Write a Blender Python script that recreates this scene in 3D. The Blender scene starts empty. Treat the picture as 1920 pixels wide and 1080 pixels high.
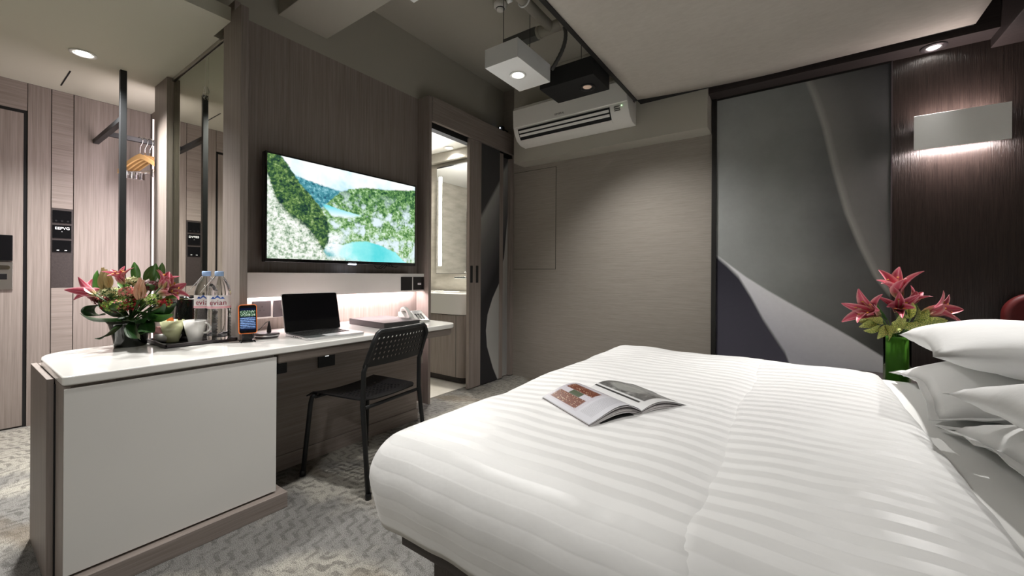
import bpy, bmesh, math, random
from mathutils import Vector, Matrix, Euler, noise
random.seed(7)
S = bpy.context.scene
COL = S.collection
PI = math.pi

# ------------------------------------------------------------------ camera
FPX, YAW, ROLL, CX, CY, CH = 758.73, math.radians(35.248), math.radians(.3448), 960.0, 515.0, 1.12
cd = bpy.data.cameras.new('camera')
cam = bpy.data.objects.new('camera', cd); COL.objects.link(cam)
cd.sensor_width = 36.0; cd.lens = FPX / 1920 * 36.0
cd.shift_y = -(540 - CY) / 1920.0
cd.clip_start = .02
Fv = Vector((-math.sin(YAW), math.cos(YAW), 0)); R0 = Vector((math.cos(YAW), math.sin(YAW), 0)); U0 = Vector((0, 0, 1))
Rv = R0 * math.cos(ROLL) + U0 * math.sin(ROLL); Uv = U0 * math.cos(ROLL) - R0 * math.sin(ROLL)
Cv = Vector((0, 0, CH))
M = Matrix((Rv, Uv, -Fv)).transposed().to_4x4(); M.translation = Cv
cam.matrix_world = M
S.camera = cam

# ------------------------------------------------------------------ view, world
S.view_settings.view_transform = 'Standard'
S.view_settings.look = 'None'
S.view_settings.gamma = 1.0
S.view_settings.use_curve_mapping = False
S.view_settings.exposure = 0.95
W = bpy.data.worlds.new('world'); S.world = W; W.use_nodes = True
W.node_tree.nodes['Background'].inputs[0].default_value = (.02, .02, .022, 1)
W.node_tree.nodes['Background'].inputs[1].default_value = 1.0

# lamp powers (the lamps themselves are built with their fittings below)
PW_BOX, PW_BOX2, PW_HALL, PW_SOFFIT, PW_BLACK, PW_BATH = 26, 82, 190, 115, 75, 95

# ------------------------------------------------------------------ pixel helpers (photo frame 1920x1080)
def ray(x, y): return Fv + Rv * ((x - CX) / FPX) - Uv * ((y - CY) / FPX)
def atz(x, y, z): d = ray(x, y); return Cv + d * ((z - CH) / d.z)
def atx(x, y, X): d = ray(x, y); return Cv + d * (X / d.x)
def aty(x, y, Y): d = ray(x, y); return Cv + d * (Y / d.y)
def atd(x, y, depth): return Cv + ray(x, y) * depth

# ------------------------------------------------------------------ materials
class G:
    """tiny node-expression builder"""
    def __init__(s, name):
        s.m = bpy.data.materials.new(name); s.m.use_nodes = True
        s.t = s.m.node_tree; s.n = s.t.nodes; s.l = s.t.links
        s.b = s.n['Principled BSDF']
    def node(s, kind, **kw):
        nd = s.n.new(kind)
        for k, v in kw.items(): setattr(nd, k, v)
        return nd
    def put(s, sock, v):
        if isinstance(v, E_): s.l.new(v.o, sock)
        elif isinstance(v, bpy.types.NodeSocket): s.l.new(v, sock)
        elif isinstance(v, (tuple, list)) and len(v) == 3 and sock.type == 'RGBA': sock.default_value = (*v, 1)
        else: sock.default_value = v
    def math(s, op, a, b=None, c=None, clamp=False):
        nd = s.node('ShaderNodeMath', operation=op, use_clamp=clamp)
        s.put(nd.inputs[0], a)
        if b is not None: s.put(nd.inputs[1], b)
        if c is not None: s.put(nd.inputs[2], c)
        return E_(s, nd.outputs[0])
    def coords(s, kind='Object'):
        tc = s.node('ShaderNodeTexCoord'); sp = s.node('ShaderNodeSeparateXYZ')
        s.l.new(tc.outputs[kind], sp.inputs[0]); s.vec = tc.outputs[kind]
        return [E_(s, sp.outputs[i]) for i in range(3)]
    def vec3(s, x, y, z):
        c = s.node('ShaderNodeCombineXYZ')
        for i, v in enumerate((x, y, z)): s.put(c.inputs[i], v)
        return c.outputs[0]
    def noise(s, scale=5, detail=3, rough=.5, vec=None, mul=None, dist=0):
        nd = s.node('ShaderNodeTexNoise')
        v = vec if vec is not None else s.vec
        if mul is not None:
            mp = s.node('ShaderNodeMapping'); s.l.new(v, mp.inputs[0]); mp.inputs['Scale'].default_value = mul; v = mp.outputs[0]
        s.l.new(v, nd.inputs['Vector'])
        nd.inputs['Scale'].default_value = scale; nd.inputs['Detail'].default_value = detail; nd.inputs['Roughness'].default_value = rough
        nd.inputs['Distortion'].default_value = dist
        return E_(s, nd.outputs['Fac'])
    def voronoi(s, scale=5, vec=None, feature='F1', out='Distance'):
        nd = s.node('ShaderNodeTexVoronoi', feature=feature)
        s.l.new(vec if vec is not None else s.vec, nd.inputs['Vector']); nd.inputs['Scale'].default_value = scale
        return E_(s, nd.outputs[out])
    def ramp(s, fac, stops, interp='LINEAR'):
        nd = s.node('ShaderNodeValToRGB'); s.put(nd.inputs[0], fac)
        cr = nd.color_ramp; cr.interpolation = interp
        while len(cr.elements) < len(stops): cr.elements.new(.5)
        for e, (p, c) in zip(cr.elements, stops):
            e.position = p
            e.color = (c, c, c, 1) if isinstance(c, (int, float)) else (*c, 1)
        return E_(s, nd.outputs[0])
    def mix(s, fac, a, b, mode='MIX'):
        nd = s.node('ShaderNodeMix', data_type='RGBA', blend_type=mode)
        s.put(nd.inputs[0], fac); s.put(nd.inputs[6], a); s.put(nd.inputs[7], b)
        return E_(s, nd.outputs[2])
    def step(s, a, b, w):   # smooth 0..1 as a passes b with half width w
        return ((a - b) / (2 * w) + .5).clamp()
    def bump(s, h, strength=.2, dist=.01):
        nd = s.node('ShaderNodeBump'); s.put(nd.inputs['Height'], h)
        nd.inputs['Strength'].default_value = strength; nd.inputs['Distance'].default_value = dist
        s.l.new(nd.outputs[0], s.b.inputs['Normal'])
    def set(s, **kw):
        for k, v in kw.items(): s.put(s.b.inputs[k.replace('_', ' ')], v)
        return s.m
class E_:
    def __init__(s, g, o): s.g = g; s.o = o
    def __add__(s, b): return s.g.math('ADD', s, b)
    __radd__ = __add__
    def __sub__(s, b): return s.g.math('SUBTRACT', s, b)
    def __rsub__(s, b): return s.g.math('SUBTRACT', b, s)
    def __mul__(s, b): return s.g.math('MULTIPLY', s, b)
    __rmul__ = __mul__
    def __truediv__(s, b): return s.g.math('DIVIDE', s, b)
    def gt(s, b): return s.g.math('GREATER_THAN', s, b)
    def clamp(s): return s.g.math('ADD', s, 0.0, clamp=True)
    def abs(s): return s.g.math('ABSOLUTE', s)
    def frac(s): return s.g.math('FRACT', s)

def plain(name, col, rough=.5, metal=0, spec=.5, coat=0, emis=None, estr=0, trans=0, ior=1.45, bump=None, sheen=0):
    g = G(name)
    g.set(Base_Color=col, Roughness=rough, Metallic=metal, Specular_IOR_Level=spec, Coat_Weight=coat, Transmission_Weight=trans, IOR=ior, Sheen_Weight=sheen)
    if emis: g.set(Emission_Color=emis, Emission_Strength=estr)
    if bump:
        g.coords(); g.bump(g.noise(bump[0], 4, .6), bump[1], bump[2])
    return g.m

def wood(name, c1, c2, axis='z', rough=.5, scale=1.0, bump=.15):
    g = G(name); g.coords()
    k = {'z': (70, 70, 1.6), 'y': (70, 1.6, 70), 'x': (1.6, 70, 70)}[axis]
    k = tuple(v * scale for v in k)
    n1 = g.noise(1.0, 4, .6, mul=k); n2 = g.noise(3.1, 2, .5, mul=k); n3 = g.noise(.8, 2, .5)
    f = n1 * .55 + n2 * .35 + n3 * .15
    g.set(Base_Color=g.ramp(f, [(.32, c1), (.5, tuple((a + b) / 2 for a, b in zip(c1, c2))), (.7, c2)]), Roughness=rough)
    g.bump(f, bump, .004)
    return g.m

MT = {}
MT['wood_v'] = wood('veneer_vertical', (.20, .165, .145), (.36, .31, .28), 'z')
MT['wood_h'] = wood('veneer_horizontal', (.20, .165, .145), (.36, .31, .28), 'y')
MT['wood_hx'] = wood('veneer_horizontal_x', (.20, .165, .145), (.36, .31, .28), 'x')
MT['wallpaper'] = wood('grasscloth_wallpaper', (.24, .215, .185), (.36, .325, .285), 'x', .75, 3.2, .25)
MT['dark_wood'] = wood('dark_wenge', (.006, .005, .0045), (.048, .034, .029), 'z', .30, 3.0, 1.0)
MT['dark_soffit'] = wood('dark_soffit_veneer', (.02, .015, .014), (.05, .038, .036), 'x', .5)
MT['paint'] = plain('greige_paint', (.42, .40, .345), .75, bump=(6, .05, .01))
MT['paint_dark'] = plain('shaft_paint', (.35, .33, .29), .8)
MT['white_paint'] = plain('hall_ceiling_paint', (.64, .63, .53), .7)
MT['bath_paint'] = plain('bathroom_white', (.85, .84, .80), .6)
MT['black'] = plain('black_plastic', (.008, .008, .009), .35)
MT['black_gloss'] = plain('black_gloss', (.006, .006, .007), .08, coat=.5)
MT['black_metal'] = plain('black_powder_coat', (.012, .013, .014), .45)
MT['black_matte'] = plain('black_matte', (.01, .01, .01), .8)
MT['white_gloss'] = plain('white_lacquer', (.80, .79, .75), .22, coat=.3)
MT['panel_white'] = plain('white_panel', (.80, .79, .76), .25, coat=.3)
MT['quartz'] = plain('white_worktop', (.86, .85, .81), .14, coat=.4)
MT['white_plastic'] = plain('white_plastic', (.78, .77, .73), .4)
MT['ceramic'] = plain('white_ceramic', (.88, .87, .83), .12, coat=.5)
MT['green_ceramic'] = plain('pale_green_ceramic', (.68, .70, .42), .14, coat=.5)
MT['grey_metal'] = plain('grey_lamp_paint', (.88, .89, .88), .5)
MT['sconce_white'] = plain('sconce_metal', (.92, .93, .90), .5)
MT['chrome'] = plain('chrome', (.8, .8, .8), .12, metal=1)
MT['steel'] = plain('brushed_steel', (.5, .48, .45), .32, metal=1)
MT['alu'] = plain('aluminium', (.75, .75, .76), .3, metal=1)
MT['silver_edge'] = plain('silver_plastic', (.65, .65, .66), .35)
MT['key_grey'] = plain('key_grey', (.03, .03, .03), .5)
MT['slate'] = plain('slate_leather', (.05, .042, .045), .42, bump=(300, .1, .001))
MT['socket_grey'] = plain('socket_metallic', (.10, .085, .09), .35, metal=.4)
MT['sheet'] = plain('white_cotton', (.82, .82, .80), .8, sheen=.2, bump=(25, .06, .01))
MT['pillow'] = plain('pillow_cotton', (.80, .80, .79), .8, sheen=.2, bump=(14, .12, .015))
MT['red'] = plain('red_upholstery', (.11, .008, .008), .55)
MT['hanger_wood'] = plain('pale_hanger_wood', (.55, .34, .14), .4)
MT['orange'] = plain('orange_silicone', (.9, .22, .05), .4)
MT['cap_blue'] = plain('pale_blue_cap', (.38, .55, .85), .4)
MT['label_white'] = plain('label_white', (.85, .82, .82), .4)
MT['label_pink'] = plain('label_pink', (.80, .45, .50), .4)
MT['text_red'] = plain('text_crimson', (.28, .02, .05), .5)
MT['text_blue'] = plain('mountain_blue', (.03, .10, .42), .5)
MT['text_dark'] = plain('print_dark', (.03, .03, .03), .5)
MT['text_white'] = plain('print_white', (.85, .85, .85), .5, emis=(1, 1, 1), estr=.4)
MT['pet'] = plain('clear_plastic', (.97, .98, 1.0), .03, trans=1, ior=1.30)
MT['dark_glass'] = plain('dark_vase_glass', (.004, .006, .004), .06, coat=.4)
MT['green_glass'] = plain('green_vase_glass', (.70, .9, .62), .03, trans=1, ior=1.06)
MT['vase_leaf'] = plain('wrapped_leaf_green', (.085, .19, .03), .35)
MT['stem'] = plain('stem_green', (.06, .12, .03), .5)
MT['sachet'] = plain('paper_sachet', (.75, .62, .52), .6)
MT['sachet_pink'] = plain('pink_sachet', (.75, .38, .38), .6)
MT['orange_packet'] = plain('orange_packet', (.75, .16, .04), .35)
MT['pollen'] = plain('pollen', (.45, .18, .02), .7)
MT['stamen'] = plain('stamen_green', (.55, .55, .2), .6)
MT['pipe'] = plain('pipe_paint', (.40, .37, .31), .5)
MT['conduit'] = plain('grey_conduit', (.09, .09, .085), .5)
MT['led_white'] = plain('led_strip', (1, 1, 1), .5, emis=(1, .97, .92), estr=9)
MT['led_pink'] = plain('led_strip_pinkish', (1, 1, 1), .5, emis=(1, .84, .86), estr=4)
MT['led_soft'] = plain('soft_led_strip', (.8, .8, .8), .5, emis=(1, .88, .88), estr=.45)
MT['bulb'] = plain('lamp_lens', (1, 1, 1), .3, emis=(1, .96, .9), estr=12)
MT['bulb_dim'] = plain('lamp_lens_dim', (.4, .3, .25), .3, emis=(1, .7, .5), estr=.12)
MT['bath_lens'] = plain('bathroom_lamp_lens', (1, 1, 1), .3, emis=(1, .98, .94), estr=6)
MT['led_dot'] = plain('indicator_led', (1, 1, 1), .3, emis=(.7, .8, 1), estr=4)
MT['green_dot'] = plain('green_indicator', (.3, 1, .3), .3, emis=(.5, 1, .4), estr=2)
MT['mirror'] = plain('mirror', (.85, .86, .84), .015, metal=1)
MT['dark_mirror'] = plain('tinted_mirror_glass', (.52, .54, .47), .02, metal=1)
MT['shower_glass'] = plain('shower_glass', (.02, .03, .03), .05, coat=.5)
MT['black_frame'] = plain('art_frame_black', (.012, .011, .010), .45)

# carpet
g = G('patterned_carpet'); x, y, z = g.coords()
n_big = g.noise(1.6, 3, .55); n_fine = g.noise(330, 2, .6); n_mid = g.noise(60, 3, .6); n_w = g.noise(9, 2, .5)
a = (x + y) * .7071; b = (x - y) * .7071
zig = (((a * 11.0).frac() - .5).abs() * 1.2 + b * 19.0 + n_mid * .55 + n_w * .8).frac()
lines = g.step((zig - .5).abs(), .26, .05) * g.step(n_mid, .40, .06)
zig2 = (((b * 11.0).frac() - .5).abs() * 1.2 + a * 19.0 + n_mid * .35).frac()
lines2 = g.step((zig2 - .5).abs(), .30, .05) * g.step(n_mid, .42, .06)
sel = g.step(g.noise(2.6, 2, .5), .5, .03)
ln = lines * sel + lines2 * (1.0 - sel) * .8
patch = g.step(n_big, .50, .05)
col = g.mix(patch, (.30, .295, .28), (.55, .525, .46))
ln = ln * g.step(g.noise(26, 3, .6), .46, .07)
col = g.mix(ln * .55, col, (.085, .08, .074))
col = g.mix(g.step(g.noise(2.9, 2, .5, mul=(.6, 1.3, 1)), .60, .05) * .6, col, (.24, .19, .135))
col = g.mix(g.step(n_fine, .54, .05) * .75, col, (.06, .055, .05))
lines = ln
g.set(Base_Color=col, Roughness=.95, Specular_IOR_Level=.1)
g.bump(n_fine * .7 + n_mid * .5 + lines * .4, .8, .012)
MT['carpet'] = g.m

# bathroom stone
g = G('bathroom_stone'); g.coords()
n = g.noise(3, 5, .6, mul=(1, 1, 4)); g.set(Base_Color=g.ramp(n, [(.3, (.42, .39, .33)), (.7, (.62, .59, .52))]), Roughness=.4)
MT['stone'] = g.m
g = G('bathroom_floor_stone'); g.coords()
n = g.noise(4, 5, .6); g.set(Base_Color=g.ramp(n, [(.3, (.55, .52, .46)), (.7, (.75, .72, .66))]), Roughness=.35)
MT['floor_stone'] = g.m

# duvet satin stripe (stripes run along the bed)
g = G('striped_duvet'); u, v, z = g.coords('UV')
st = g.step(((v * 38.0).frac() - .5).abs(), .25, .03)
x, y, z = g.coords(); wr = g.noise(5, 4, .55)
g.set(Base_Color=g.mix(st, (.80, .80, .79), (.735, .735, .725)), Roughness=g.mix(st, (.75, .75, .75), (.42, .42, .42)), Sheen_Weight=.2)
g.bump(wr + st * .05, .2, .03)
MT['duvet'] = g.m

# canopy fabric
g = G('canopy_fabric'); g.coords()
n = g.noise(40, 4, .6, mul=(.5, 1, 1)); n2 = g.noise(2, 3, .5)
g.set(Base_Color=g.ramp(n * .6 + n2 * .4, [(.3, (.45, .415, .365)), (.7, (.53, .495, .44))]), Roughness=.9)
g.bump(n, .15, .004)
MT['canopy'] = g.m

def piece(g, v, pts, lo, hi):
    """piecewise linear function through pts [(in,out)] on range lo..hi, output range 0..1 stored in ramp, returns E_"""
    vmin, vmax = pts[0][0], pts[-1][0]
    f = ((v - vmin) / (vmax - vmin)).clamp()
    r = g.ramp(f, [((p - vmin) / (vmax - vmin), (q - lo) / (hi - lo)) for p, q in pts])
    return r * (hi - lo) + lo

# ------------------------------------------------------------------ geometry helpers
def link(o): COL.objects.link(o); return o
def tag(o, label=None, cat=None, group=None, kind=None):
    if label: o['label'] = label
    if cat: o['category'] = cat
    if group: o['group'] = group
    if kind: o['kind'] = kind
    return o
def thing(name, label, cat, loc=(0, 0, 0), rz=0, group=None, rot=None):
    o = bpy.data.objects.new(name, None); o.empty_display_size = .05; link(o)
    o.location = loc; o.rotation_euler = rot if rot else (0, 0, rz)
    o['_o'] = 1; del o['_o']
    return tag(o, label, cat, group)

class MB:
    def __init__(s): s.bm = bmesh.new()
    def box(s, x0, x1, y0, y1, z0, z1, mat=None):
        vs = [s.bm.verts.new(p) for p in ((x0, y0, z0), (x1, y0, z0), (x1, y1, z0), (x0, y1, z0), (x0, y0, z1), (x1, y0, z1), (x1, y1, z1), (x0, y1, z1))]
        if mat is not None:
            for v in vs: v.co = mat @ v.co
        for f in ((3, 2, 1, 0), (4, 5, 6, 7), (0, 1, 5, 4), (1, 2, 6, 5), (2, 3, 7, 6), (3, 0, 4, 7)): s.bm.faces.new([vs[i] for i in f])
        return s
    def prism(s, pts, z0, z1, mat=None):
        lo = [s.bm.verts.new((p[0], p[1], z0)) for p in pts]; hi = [s.bm.verts.new((p[0], p[1], z1)) for p in pts]
        if mat is not None:
            for v in lo + hi: v.co = mat @ v.co
        n = len(pts)
        s.bm.faces.new(lo[::-1]); s.bm.faces.new(hi)
        for i in range(n): s.bm.faces.new((lo[i], lo[(i + 1) % n], hi[(i + 1) % n], hi[i]))
        return s
    def lathe(s, prof, c=(0, 0, 0), n=24, mat=None, closed=True):
        rings = []
        for r, z in prof:
            if r < 1e-6: ring = [s.bm.verts.new((c[0], c[1], c[2] + z))]
            else: ring = [s.bm.verts.new((c[0] + r * math.cos(2 * PI * i / n), c[1] + r * math.sin(2 * PI * i / n), c[2] + z)) for i in range(n)]
            if mat is not None:
                for v in ring: v.co = mat @ v.co
            rings.append(ring)
        for A, B in zip(rings, rings[1:]):
            for i in range(n):
                j = (i + 1) % n
                if len(A) == 1 and len(B) == 1: continue
                if len(A) == 1: s.bm.faces.new((A[0], B[j], B[i]))
                elif len(B) == 1: s.bm.faces.new((A[i], A[j], B[0]))
                else: s.bm.faces.new((A[i], A[j], B[j], B[i]))
        return s
    def tube(s, path, r, n=8, cap=True, closed=False):
        P = [Vector(p) for p in path]; m = len(P)
        rr = r if isinstance(r, (list, tuple)) else [r] * m
        rings = []; up = None
        for i, p in enumerate(P):
            if closed: t = P[(i + 1) % m] - P[i - 1]
            else: t = P[min(i + 1, m - 1)] - P[max(i - 1, 0)]
            t.normalize()
            if up is None:
                up = Vector((0, 0, 1)) if abs(t.z) < .9 else Vector((1, 0, 0))
            a = t.cross(up)
            if a.length < 1e-5: a = t.orthogonal()
            a.normalize(); up = a.cross(t).normalized()
            rings.append([s.bm.verts.new(p + (a * math.cos(2 * PI * k / n) + up * math.sin(2 * PI * k / n)) * rr[i]) for k in range(n)])
        for i in range(m if closed else m - 1):
            A, B = rings[i], rings[(i + 1) % m]
            for k in range(n): s.bm.faces.new((A[k], A[(k + 1) % n], B[(k + 1) % n], B[k]))
        if cap and not closed:
            s.bm.faces.new(rings[0][::-1]); s.bm.faces.new(rings[-1])
        return s
    def grid(s, fn, nu, nv, uv=False):
        V = [[s.bm.verts.new(fn(i / nu, j / nv)) for j in range(nv + 1)] for i in range(nu + 1)]
        lay = s.bm.loops.layers.uv.verify() if uv else None
        for i in range(nu):
            for j in range(nv):
                f = s.bm.faces.new((V[i][j], V[i + 1][j], V[i + 1][j + 1], V[i][j + 1]))
                if uv:
                    for lp, (a, b) in zip(f.loops, ((i, j), (i + 1, j), (i + 1, j + 1), (i, j + 1))): lp[lay].uv = (a / nu, b / nv)
        return s
    def sphere(s, c, r, n=10, sc=(1, 1, 1)):
        m = Matrix.Translation(c) @ Matrix.Diagonal((*sc, 1))
        bmesh.ops.create_uvsphere(s.bm, u_segments=n, v_segments=max(5, n // 2 + 1), radius=r, matrix=m)
        return s
    def mesh(s, me, mat=Matrix()):
        off = len(s.bm.verts); s.bm.from_mesh(me); s.bm.verts.ensure_lookup_table()
        for v in s.bm.verts[off:]: v.co = mat @ v.co
        return s
    def build(s, name, mat, parent=None, smooth=False, bevel=0, local=False, seg=2, solid=0, sub=0, label=None, cat=None, group=None, kind=None, origin=None, recalc=True):
        if recalc: bmesh.ops.recalc_face_normals(s.bm, faces=s.bm.faces)
        me = bpy.data.meshes.new(name)
        o = bpy.data.objects.new(name, me); link(o)
        if parent is not None:
            if not local:
                off = Vector((0, 0, 0)); p = parent
                while p: off += p.location; p = p.parent
                bmesh.ops.translate(s.bm, verts=s.bm.verts, vec=-off)
            o.parent = parent
        else:
            if origin is None:
                co = [v.co for v in s.bm.verts]
                mn = [min(c[i] for c in co) for i in range(3)]; mx = [max(c[i] for c in co) for i in range(3)]
                origin = ((mn[0] + mx[0]) / 2, (mn[1] + mx[1]) / 2, mn[2])
            bmesh.ops.translate(s.bm, verts=s.bm.verts, vec=-Vector(origin)); o.location = origin
        s.bm.to_mesh(me); s.bm.free()
        m = MT[mat] if isinstance(mat, str) else mat
        me.materials.append(m)
        if smooth:
            for p in me.polygons: p.use_smooth = True
        if solid:
            md = o.modifiers.new('solidify', 'SOLIDIFY'); md.thickness = solid; md.offset = 0
        if bevel:
            md = o.modifiers.new('bevel', 'BEVEL'); md.width = bevel; md.segments = seg; md.limit_method = 'ANGLE'; md.angle_limit = math.radians(40)
            for p in me.polygons: p.use_smooth = True
            md.harden_normals = True
        if sub:
            md = o.modifiers.new('subsurf', 'SUBSURF'); md.levels = sub; md.render_levels = sub
        return tag(o, label, cat, group, kind)

def rrect(x0, x1, y0, y1, r, n=6):
    """rounded rectangle outline; r = single or (r00,r10,r11,r01)"""
    rs = r if isinstance(r, tuple) else (r,) * 4
    out = []
    for (cx, cy, a0), q in zip(((x0, y0, PI), (x1, y0, 1.5 * PI), (x1, y1, 0), (x0, y1, .5 * PI)), rs):
        sx = 1 if cx == x0 else -1; sy = 1 if cy == y0 else -1
        c = (cx + sx * q, cy + sy * q)
        if q < 1e-6: out.append((cx, cy)); continue
        for i in range(n + 1):
            a = a0 + .5 * PI * i / n; out.append((c[0] + q * math.cos(a), c[1] + q * math.sin(a)))
    return out

def text_mesh(txt, size, extrude=.0004):
    cu = bpy.data.curves.new('text_tmp', 'FONT'); cu.body = txt; cu.size = size; cu.extrude = extrude
    cu.align_x = 'CENTER'; cu.align_y = 'CENTER'; cu.resolution_u = 3
    o = bpy.data.objects.new('text_tmp', cu); link(o)
    dg = bpy.context.evaluated_depsgraph_get()
    me = bpy.data.meshes.new_from_object(o.evaluated_get(dg))
    bpy.data.objects.remove(o); bpy.data.curves.remove(cu)
    return me

def spot(name, loc, target, power, size=100, blend=.6, radius=.05, col=(1, .975, .945), parent=None):
    l = bpy.data.lights.new(name, 'SPOT'); l.energy = power; l.spot_size = math.radians(size); l.spot_blend = blend; l.shadow_soft_size = radius; l.color = col
    o = bpy.data.objects.new(name, l); link(o)
    o.rotation_euler = (Vector(target) - Vector(loc)).to_track_quat('-Z', 'Y').to_euler()
    o.location = Vector(loc) - (parent.location if parent else Vector())
    if parent: o.parent = parent
    return o
def area(name, loc, target, power, sx, sy, col=(1, .975, .945), parent=None, spread=180):
    l = bpy.data.lights.new(name, 'AREA'); l.energy = power; l.shape = 'RECTANGLE'; l.size = sx; l.size_y = sy; l.color = col; l.spread = math.radians(spread)
    o = bpy.data.objects.new(name, l); link(o)
    o.rotation_euler = (Vector(target) - Vector(loc)).to_track_quat('-Z', 'Y').to_euler()
    o.location = Vector(loc) - (parent.location if parent else Vector())
    if parent: o.parent = parent
    return o

def struct(name, mb, mat, label, cat, **kw): return mb.build(name, mat, label=label, cat=cat, kind='structure', **kw)

# ================================================================== THE SETTING
XT, XR, YB = -2.597, -2.747, 3.70         # TV wall front plane, recessed panel plane, back wall plane
HC = 3.196                                # high ceiling
XE = -4.56                                # entrance wall plane

struct('floor', MB().box(-4.75, 2.05, -1.75, 3.85, -.1, 0), 'carpet', 'grey and beige carpet with woven zigzag lines', 'floor')
struct('floor.001', MB().box(-4.5, -2.70, 1.10, 3.5, 0, .004), 'floor_stone', 'pale stone floor of the bathroom seen through the doorway', 'floor')
struct('ceiling', MB().box(-2.81, 2.05, -1.75, 3.85, HC, HC + .1), 'paint', 'dim greige painted high ceiling with pipes and detector', 'ceiling')
struct('ceiling.001', MB().box(-4.56, -2.518, -1.75, .908, 2.485, 2.56), 'white_paint', 'lowered pale ceiling over the entrance with one downlight', 'ceiling')
struct('ceiling.002', MB().box(-4.56, -2.76, .908, 1.10, 2.485, 2.56), 'white_paint', 'narrow strip of lowered ceiling over the clothes rail recess', 'ceiling')
struct('ceiling.003', MB().prism([(-4.5, 1.10), (-2.805, 1.10), (-2.805, 2.46), (-2.70, 2.46), (-2.70, 3.5), (-4.5, 3.5)], 2.55, 2.60), 'bath_paint', 'bright white bathroom ceiling beyond the doorway', 'ceiling')
struct('wall_right', MB().box(1.95, 2.05, -1.75, 3.85, 0, HC), 'paint', 'painted wall behind the head of the bed', 'wall')
struct('wall_near', MB().box(-4.56, 1.95, -1.75, -1.65, 0, HC), 'paint', 'painted wall behind the viewpoint', 'wall')

# entrance wall with veneer panels
wl = struct('wall_left', MB().box(-4.75, XE - .015, -1.75, 1.25, 0, 2.56), 'dark_wood', 'entrance wall clad in grey brown veneer panels', 'wall')
def panel(name, parent, mat, x0, x1, y0, y1, z0, z1, bev=.0015): return MB().box(x0, x1, y0, y1, z0, z1).build(name, mat, parent, bevel=bev)
yd, y1, y2, y3 = .347, .366, .480, .594
panel('panel', wl, 'wood_h', XE - .015, XE, -.60, y1 - .003, 2.285, 2.484)
panel('panel', wl, 'wood_v', XE - .015, XE, y1, y2 - .002, 0, 2.484)
panel('panel', wl, 'wood_h', XE - .015, XE, y2 + .002, y3 - .002, 1.600, 2.484)
panel('panel', wl, 'wood_h', XE - .015, XE, y2 + .002, y3 - .002, 0, 1.000)
panel('panel', wl, 'wood_v', XE - .015, XE, y3 + .002, 1.047, 0, 2.484)
panel('panel', wl, 'wood_v', XE - .015, XE, -1.65, -.60, 0, 2.484)
d1 = struct('door_1', MB().box(XE - .012, XE - .004, -.58, yd, .012, 2.262), 'wood_v', 'grey brown veneer entrance door with steel lock', 'door')
MB().box(XE - .014, XE - .008, yd, y1 - .002, 0, 2.285).build('door_gap_seal', 'black', d1)
MB().box(XE - .014, XE - .008, -.6, yd, 2.262, 2.285).build('door_gap_seal', 'black', d1)
lk = MB().box(XE - .004, XE + .012, .09, .302, .995, 1.19).build('lock_plate', 'steel', d1, bevel=.003)
MB().box(XE + .012, XE + .014, .20, .275, 1.065, 1.105).build('lock_slot', 'black', lk, bevel=.004)
MB().prism(rrect(.20, .288, 1.135, 1.165, .014), 0, .004, Matrix(((0, 0, 1, XE + .012), (1, 0, 0, 0), (0, 1, 0, 0), (0, 0, 0, 1)))).build('thumb_turn', 'chrome', lk)
MB().box(XE - .004, XE + .02, .10, .300, 1.195, 1.378).build('lock_cover', 'black_gloss', d1, bevel=.004)
# return wall of the clothes recess and what closes the recess behind the mirror
struct('wall_recess', MB().box(-4.56, -3.60, 1.05, 1.10, 0, 2.485), 'wood_v', 'narrow veneer wall closing the clothes rail recess', 'wall')
struct('wall_bath_side', MB().box(-3.60, -2.80, 1.05, 1.10, 0, 2.56), 'stone', 'stone wall between mirror glass and bathroom', 'wall')

# TV wall
wt = struct('wall_tv', MB().box(XR - .06, XR, .985, YB, 2.665, HC), 'paint', 'painted upper wall above the dark veneer television niche', 'wall')
struct('wall_tv_upper', MB().box(XR - .06, XR, -1.75, .985, 2.56, HC), 'paint', 'painted wall strip above the lowered entrance ceiling', 'wall')
struct('trim_1', MB().box(-2.614, -2.39, .908, .945, .766, 2.53), 'wood_v', 'veneer board beside the mirror glass left of the television', 'trim', bevel=.001)
struct('trim_2', MB().box(XR - .06, XT, 2.430, 2.459, 0, 2.664), 'wood_v', 'veneer upright between television niche and bathroom doorway', 'trim', bevel=.001)
struct('wall_niche', MB().box(XR - .05, XR, .987, 2.430, 0, 2.665), 'wood_v', 'dark veneer back panel of the television niche', 'wall')
struct('trim_3', MB().box(XT - .02, XT + .012, 2.459, YB, 2.447, 2.66), 'wood_h', 'veneer lintel over the sliding bathroom door', 'trim', bevel=.001)
struct('trim_4', MB().box(XT - .10, XT - .03, 2.459, YB, 2.40, 2.62), 'black_matte', 'black sliding track behind the lintel', 'trim')
struct('wall_bath_near', MB().box(-2.86, XR - .055, 1.10, 2.459, 0, 2.665), 'stone', 'stone clad inner bathroom wall behind the television niche', 'wall')
struct('wall_bath_far', MB().box(-4.6, -2.68, 3.5, 3.56, 0, 2.6), 'stone', 'bathroom wall in pale striped stone behind the mirror', 'wall')
struct('wall_bath_left', MB().box(-4.6, -4.5, 1.10, 3.5, 0, 2.6), 'stone', 'bathroom end wall in pale stone', 'wall')
struct('trim_5', MB().box(-4.5, -2.70, 3.40, 3.5, 2.45, 2.55), 'stone', 'stone bulkhead above the bathroom mirror', 'trim')

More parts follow.
